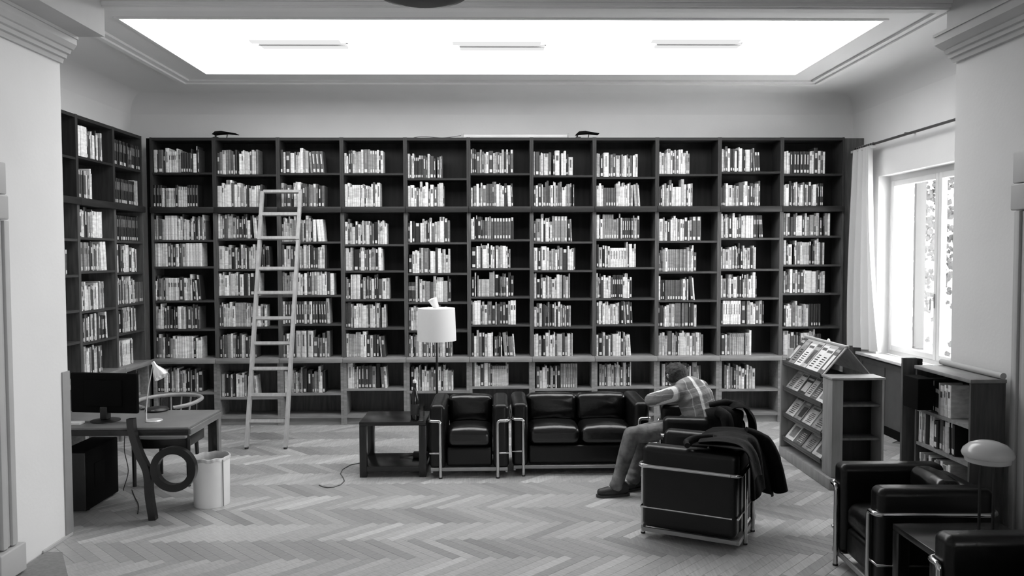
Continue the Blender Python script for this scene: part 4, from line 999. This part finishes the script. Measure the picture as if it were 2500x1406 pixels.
fuse(m, 'hair', HAIR, pe, .006, 3)
# plaid shirt
def plaid():
    m = bpy.data.materials.new('plaid_cloth'); m.use_nodes = True; nt = m.node_tree; b = nt.nodes['Principled BSDF']; b.inputs['Roughness'].default_value = .9; b.inputs['Specular IOR Level'].default_value = .15
    tc = nt.nodes.new('ShaderNodeTexCoord')
    def dot(v, o):
        d = nt.nodes.new('ShaderNodeVectorMath'); d.operation = 'DOT_PRODUCT'; d.inputs[1].default_value = v; nt.links.new(tc.outputs['Object'], d.inputs[0])
        a = nt.nodes.new('ShaderNodeMath'); a.operation = 'ADD'; a.inputs[1].default_value = o; nt.links.new(d.outputs['Value'], a.inputs[0]); return a.outputs[0]
    def math_(op, x, y=None):
        n = nt.nodes.new('ShaderNodeMath'); n.operation = op
        if hasattr(x, 'links') or not isinstance(x, (int, float)): nt.links.new(x, n.inputs[0])
        else: n.inputs[0].default_value = x
        if y is not None:
            if isinstance(y, (int, float)): n.inputs[1].default_value = y
            else: nt.links.new(y, n.inputs[1])
        return n.outputs[0]
    def stripe(src, period, off, width, amt):
        f = math_('FRACT', math_('DIVIDE', math_('ADD', src, off+10*period), period))
        return math_('MULTIPLY', math_('LESS_THAN', f, width), amt)
    nz = nt.nodes.new('ShaderNodeTexNoise'); nz.inputs['Scale'].default_value = 9; nt.links.new(tc.outputs['Object'], nz.inputs['Vector'])
    wob = math_('MULTIPLY', math_('SUBTRACT', nz.outputs['Fac'], .5), .03)
    u = math_('ADD', dot((A_.x+.1, A_.y-.45, .0), 0), wob); v = math_('ADD', dot((-.22, .10, .95), 0), wob)
    tot = math_('ADD', stripe(u, .155, .03, .15, .52), stripe(u, .0775, .005, .06, .20))
    tot = math_('ADD', tot, stripe(v, .13, .02, .30, .07)); tot = math_('ADD', tot, stripe(v, .13, .085, .05, .14)); tot = math_('ADD', tot, .17)
    cmb = nt.nodes.new('ShaderNodeCombineColor')
    for i in range(3): nt.links.new(tot, cmb.inputs[i])
    nt.links.new(cmb.outputs[0], b.inputs['Base Color'])
    n2 = nt.nodes.new('ShaderNodeTexNoise'); n2.inputs['Scale'].default_value = 16; n2.inputs['Detail'].default_value = 3; nt.links.new(tc.outputs['Object'], n2.inputs['Vector'])
    bp = nt.nodes.new('ShaderNodeBump'); bp.inputs['Strength'].default_value = .55; bp.inputs['Distance'].default_value = .02; nt.links.new(n2.outputs['Fac'], bp.inputs['Height']); nt.links.new(bp.outputs[0], b.inputs['Normal'])
    return m
m = MB(); limbs(m, .010, 'ta')
capsule(m, wp((1.735, 6.655, .60)), .134, wp(bel), .136, A_, 1.30)
sh = fuse(m, 'shirt', plaid(), pe, .009, 4)
sh['label'] = 'grey plaid shirt'
m = MB(); cr = Vector(wp(neck)); capsule(m, cr - A_*.03, .052, cr + A_*.03, .052)
capsule(m, cr + Vector((.05, -.01, .02)) - A_*.02, .022, cr + Vector((.05, -.01, .02)) + A_*.05, .022)
fuse(m, 'collar', sh.data.materials[0], pe, .008, 3)
m = MB(); limbs(m, .010, 'l')
for a, kx in ((anL, knL), (anR, knR)):
    aa = Vector(wp(a)); d = (Vector(wp(kx)) - aa).normalized()
    for q in range(-1, 4): capsule(m, aa + d*(.028*q) - A_*.012*(q % 2), .054 - .002*q, aa + d*(.028*q) + A_*.014, .053 - .002*q, None, 1, 14, 4)
fuse(m, 'jeans', JEANS, pe, .009, 3)
for (hx, hy), (tx, ty), aa in (((1.055, 6.505), (.855, 6.468), anL), ((1.215, 6.69), (1.045, 6.60), anR)):
    m = MB(); hl_, tt = Vector(wp((hx, hy, .052))), Vector(wp((tx, ty, .040)))
    capsule(m, hl_, .042, hl_.lerp(tt, .45), .046); capsule(m, hl_.lerp(tt, .45), .046, tt, .030, (tt-hl_).cross(Vector((0, 0, 1))), 1.25); capsule(m, hl_ + Vector((0, 0, .02)), .042, Vector(wp(aa)), .045)
    m.v = [(x, y, max(z, .018)) for x, y, z in m.v]
    so = fuse(m, 'shoe', SHOE, pe, .007, 3)
    d = (tt-hl_); d.z = 0; d.normalize(); sd_ = Vector((-d.y, d.x, 0)); pts = []
    for t, w_ in ((-.045, .022), (-.02, .036), (.06, .038), (.13, .045), (.19, .043), (.225, .030), (.24, .012)): pts.append((t, w_))
    po_ = [(hl_.x + d.x*t + sd_.x*w_, hl_.y + d.y*t + sd_.y*w_) for t, w_ in pts] + [(hl_.x + d.x*t - sd_.x*w_, hl_.y + d.y*t - sd_.y*w_) for t, w_ in pts[::-1]]
    MB().prism(po_, 'z', .0005, .022).build('sole', SOLE, so, None, True)

# ------------------------------------------------------------------ jackets over the chairs
def drape(o, b, a, prof, s0, s1, ns, seed, hang=None, amp=.018):
    """cloth laid over a profile of (distance along b, height), spread along a from s0 to s1"""
    g = []; rr = random.Random(seed); ph = [rr.uniform(0, 6.28) for _ in range(6)]
    P = spline([tuple(q) for q in prof], 6); n = len(P)
    for i, (d, z) in enumerate(P):
        row = []; t = i/(n-1)
        for j in range(ns+1):
            s = s0 + (s1-s0)*j/ns; f = (j/ns)
            w_ = amp*(.35 + t)*(math.sin(s*22+ph[0]+2*t) + .6*math.sin(s*41+ph[1]-3*t))
            zz = z + .35*w_; dd = d + w_*.9; ss = s + .012*math.sin(9*t+ph[2]+s*8)
            if hang: zz, dd, ss = hang(t, f, zz, dd, ss)
            row.append(Vector(o) + Vector(b)*dd + Vector(a)*ss + Vector((0, 0, zz)))
        g.append(row)
    return thick(g, .006)
# jacket on the occupied chair
c1 = Vector((1.755, 6.72, 0)); b1 = Vector((.985, -.174, 0)).normalized(); a1 = Vector((-b1.y, b1.x, 0))
j1 = thing('jacket', 'dark jacket slung over the back corner of the occupied armchair', 'jacket', (2.08, 6.50, .70))
O1 = c1 - Vector((2.08, 6.50, .70))
drape(O1, b1, a1, [(.16, .60), (.20, .70), (.27, .735), (.34, .71), (.385, .62), (.40, .48), (.41, .36)], -.36, .02, 26, 3, lambda t, f, z, d, s: (z + (.05 - .05*abs(f-.4))*(1 if t < .5 else .5), d, s)).build('body', JACKET, j1, 70, True)
drape(O1, -a1, b1, [(.17, .60), (.21, .70), (.29, .725), (.36, .69), (.392, .58), (.40, .49)], .02, .30, 22, 9, lambda t, f, z, d, s: (z + .03*math.sin(f*3.1), d, s)).build('front_flap', JACKET, j1, 70, True)
m = MB(); m.tube(spline([(O1 + b1*.10 - a1*.36 + Vector((0, 0, .735))), (O1 + b1*.16 - a1*.40 + Vector((0, 0, .70))), (O1 + b1*.18 - a1*.415 + Vector((0, 0, .60))), (O1 + b1*.17 - a1*.42 + Vector((0, 0, .50)))], 6), [.045]*6+[.05]*6+[.045]*7, 14); m.build('sleeve', JACKET2, j1, 70)
m = MB(); m.tube([(O1 + b1*.05 - a1*.20 + Vector((0, 0, .755))), (O1 + b1*.18 - a1*.22 + Vector((0, 0, .785))), (O1 + b1*.26 - a1*.18 + Vector((0, 0, .77)))], [.022, .03, .022], 12); m.build('collar', JACKET2, j1, 70)
# jacket on the front chair
c2 = Vector((1.47, 5.655, 0)); b2 = Vector((.883, -.469, 0)); a2 = Vector((.469, .883, 0))
j2 = thing('jacket', 'dark jacket hanging down the back of the turned armchair', 'jacket', (1.83, 5.60, .70))
O2 = c2 - Vector((1.83, 5.60, .70))
def h2(t, f, z, d, s):
    k = max(0, t-.45)/.55
    return z + .02*math.sin(f*3.1) - .12*k*f - .03*k*math.sin(f*9), d + .05*k*f, s*(1 - .10*k) + .05*k
drape(O2, b2, a2, [(.02, .69), (.10, .70), (.20, .705), (.30, .70), (.365, .68), (.395, .58), (.405, .46), (.41, .36)], -.34, .31, 34, 21, h2, .014).build('body', JACKET, j2, 70, True)
drape(O2, b2, a2, [(.05, .712), (.16, .735), (.25, .735), (.34, .712), (.395, .64), (.425, .5)], -.30, -.02, 22, 33, lambda t, f, z, d, s: (z + .012*math.sin(f*7), d + .012, s), .012).build('front_flap', JACKET2, j2, 70, True)
m = MB(); m.tube(spline([O2 + b2*.28 + a2*.20 + Vector((0, 0, .70)), O2 + b2*.40 + a2*.26 + Vector((0, 0, .64)), O2 + b2*.475 + a2*.30 + Vector((0, 0, .48)), O2 + b2*.52 + a2*.32 + Vector((0, 0, .27))], 7), [.05]*7+[.058]*7+[.052]*8, 16); m.build('sleeve', JACKET, j2, 70)
m = MB(); m.tube(spline([O2 + b2*.00 - a2*.36 + Vector((0, 0, .70)), O2 - b2*.02 - a2*.30 + Vector((0, 0, .715)), O2 + b2*.03 - a2*.22 + Vector((0, 0, .73)), O2 + b2*.14 - a2*.2 + Vector((0, 0, .745))], 6), .02, 12); m.build('collar', JACKET2, j2, 70)
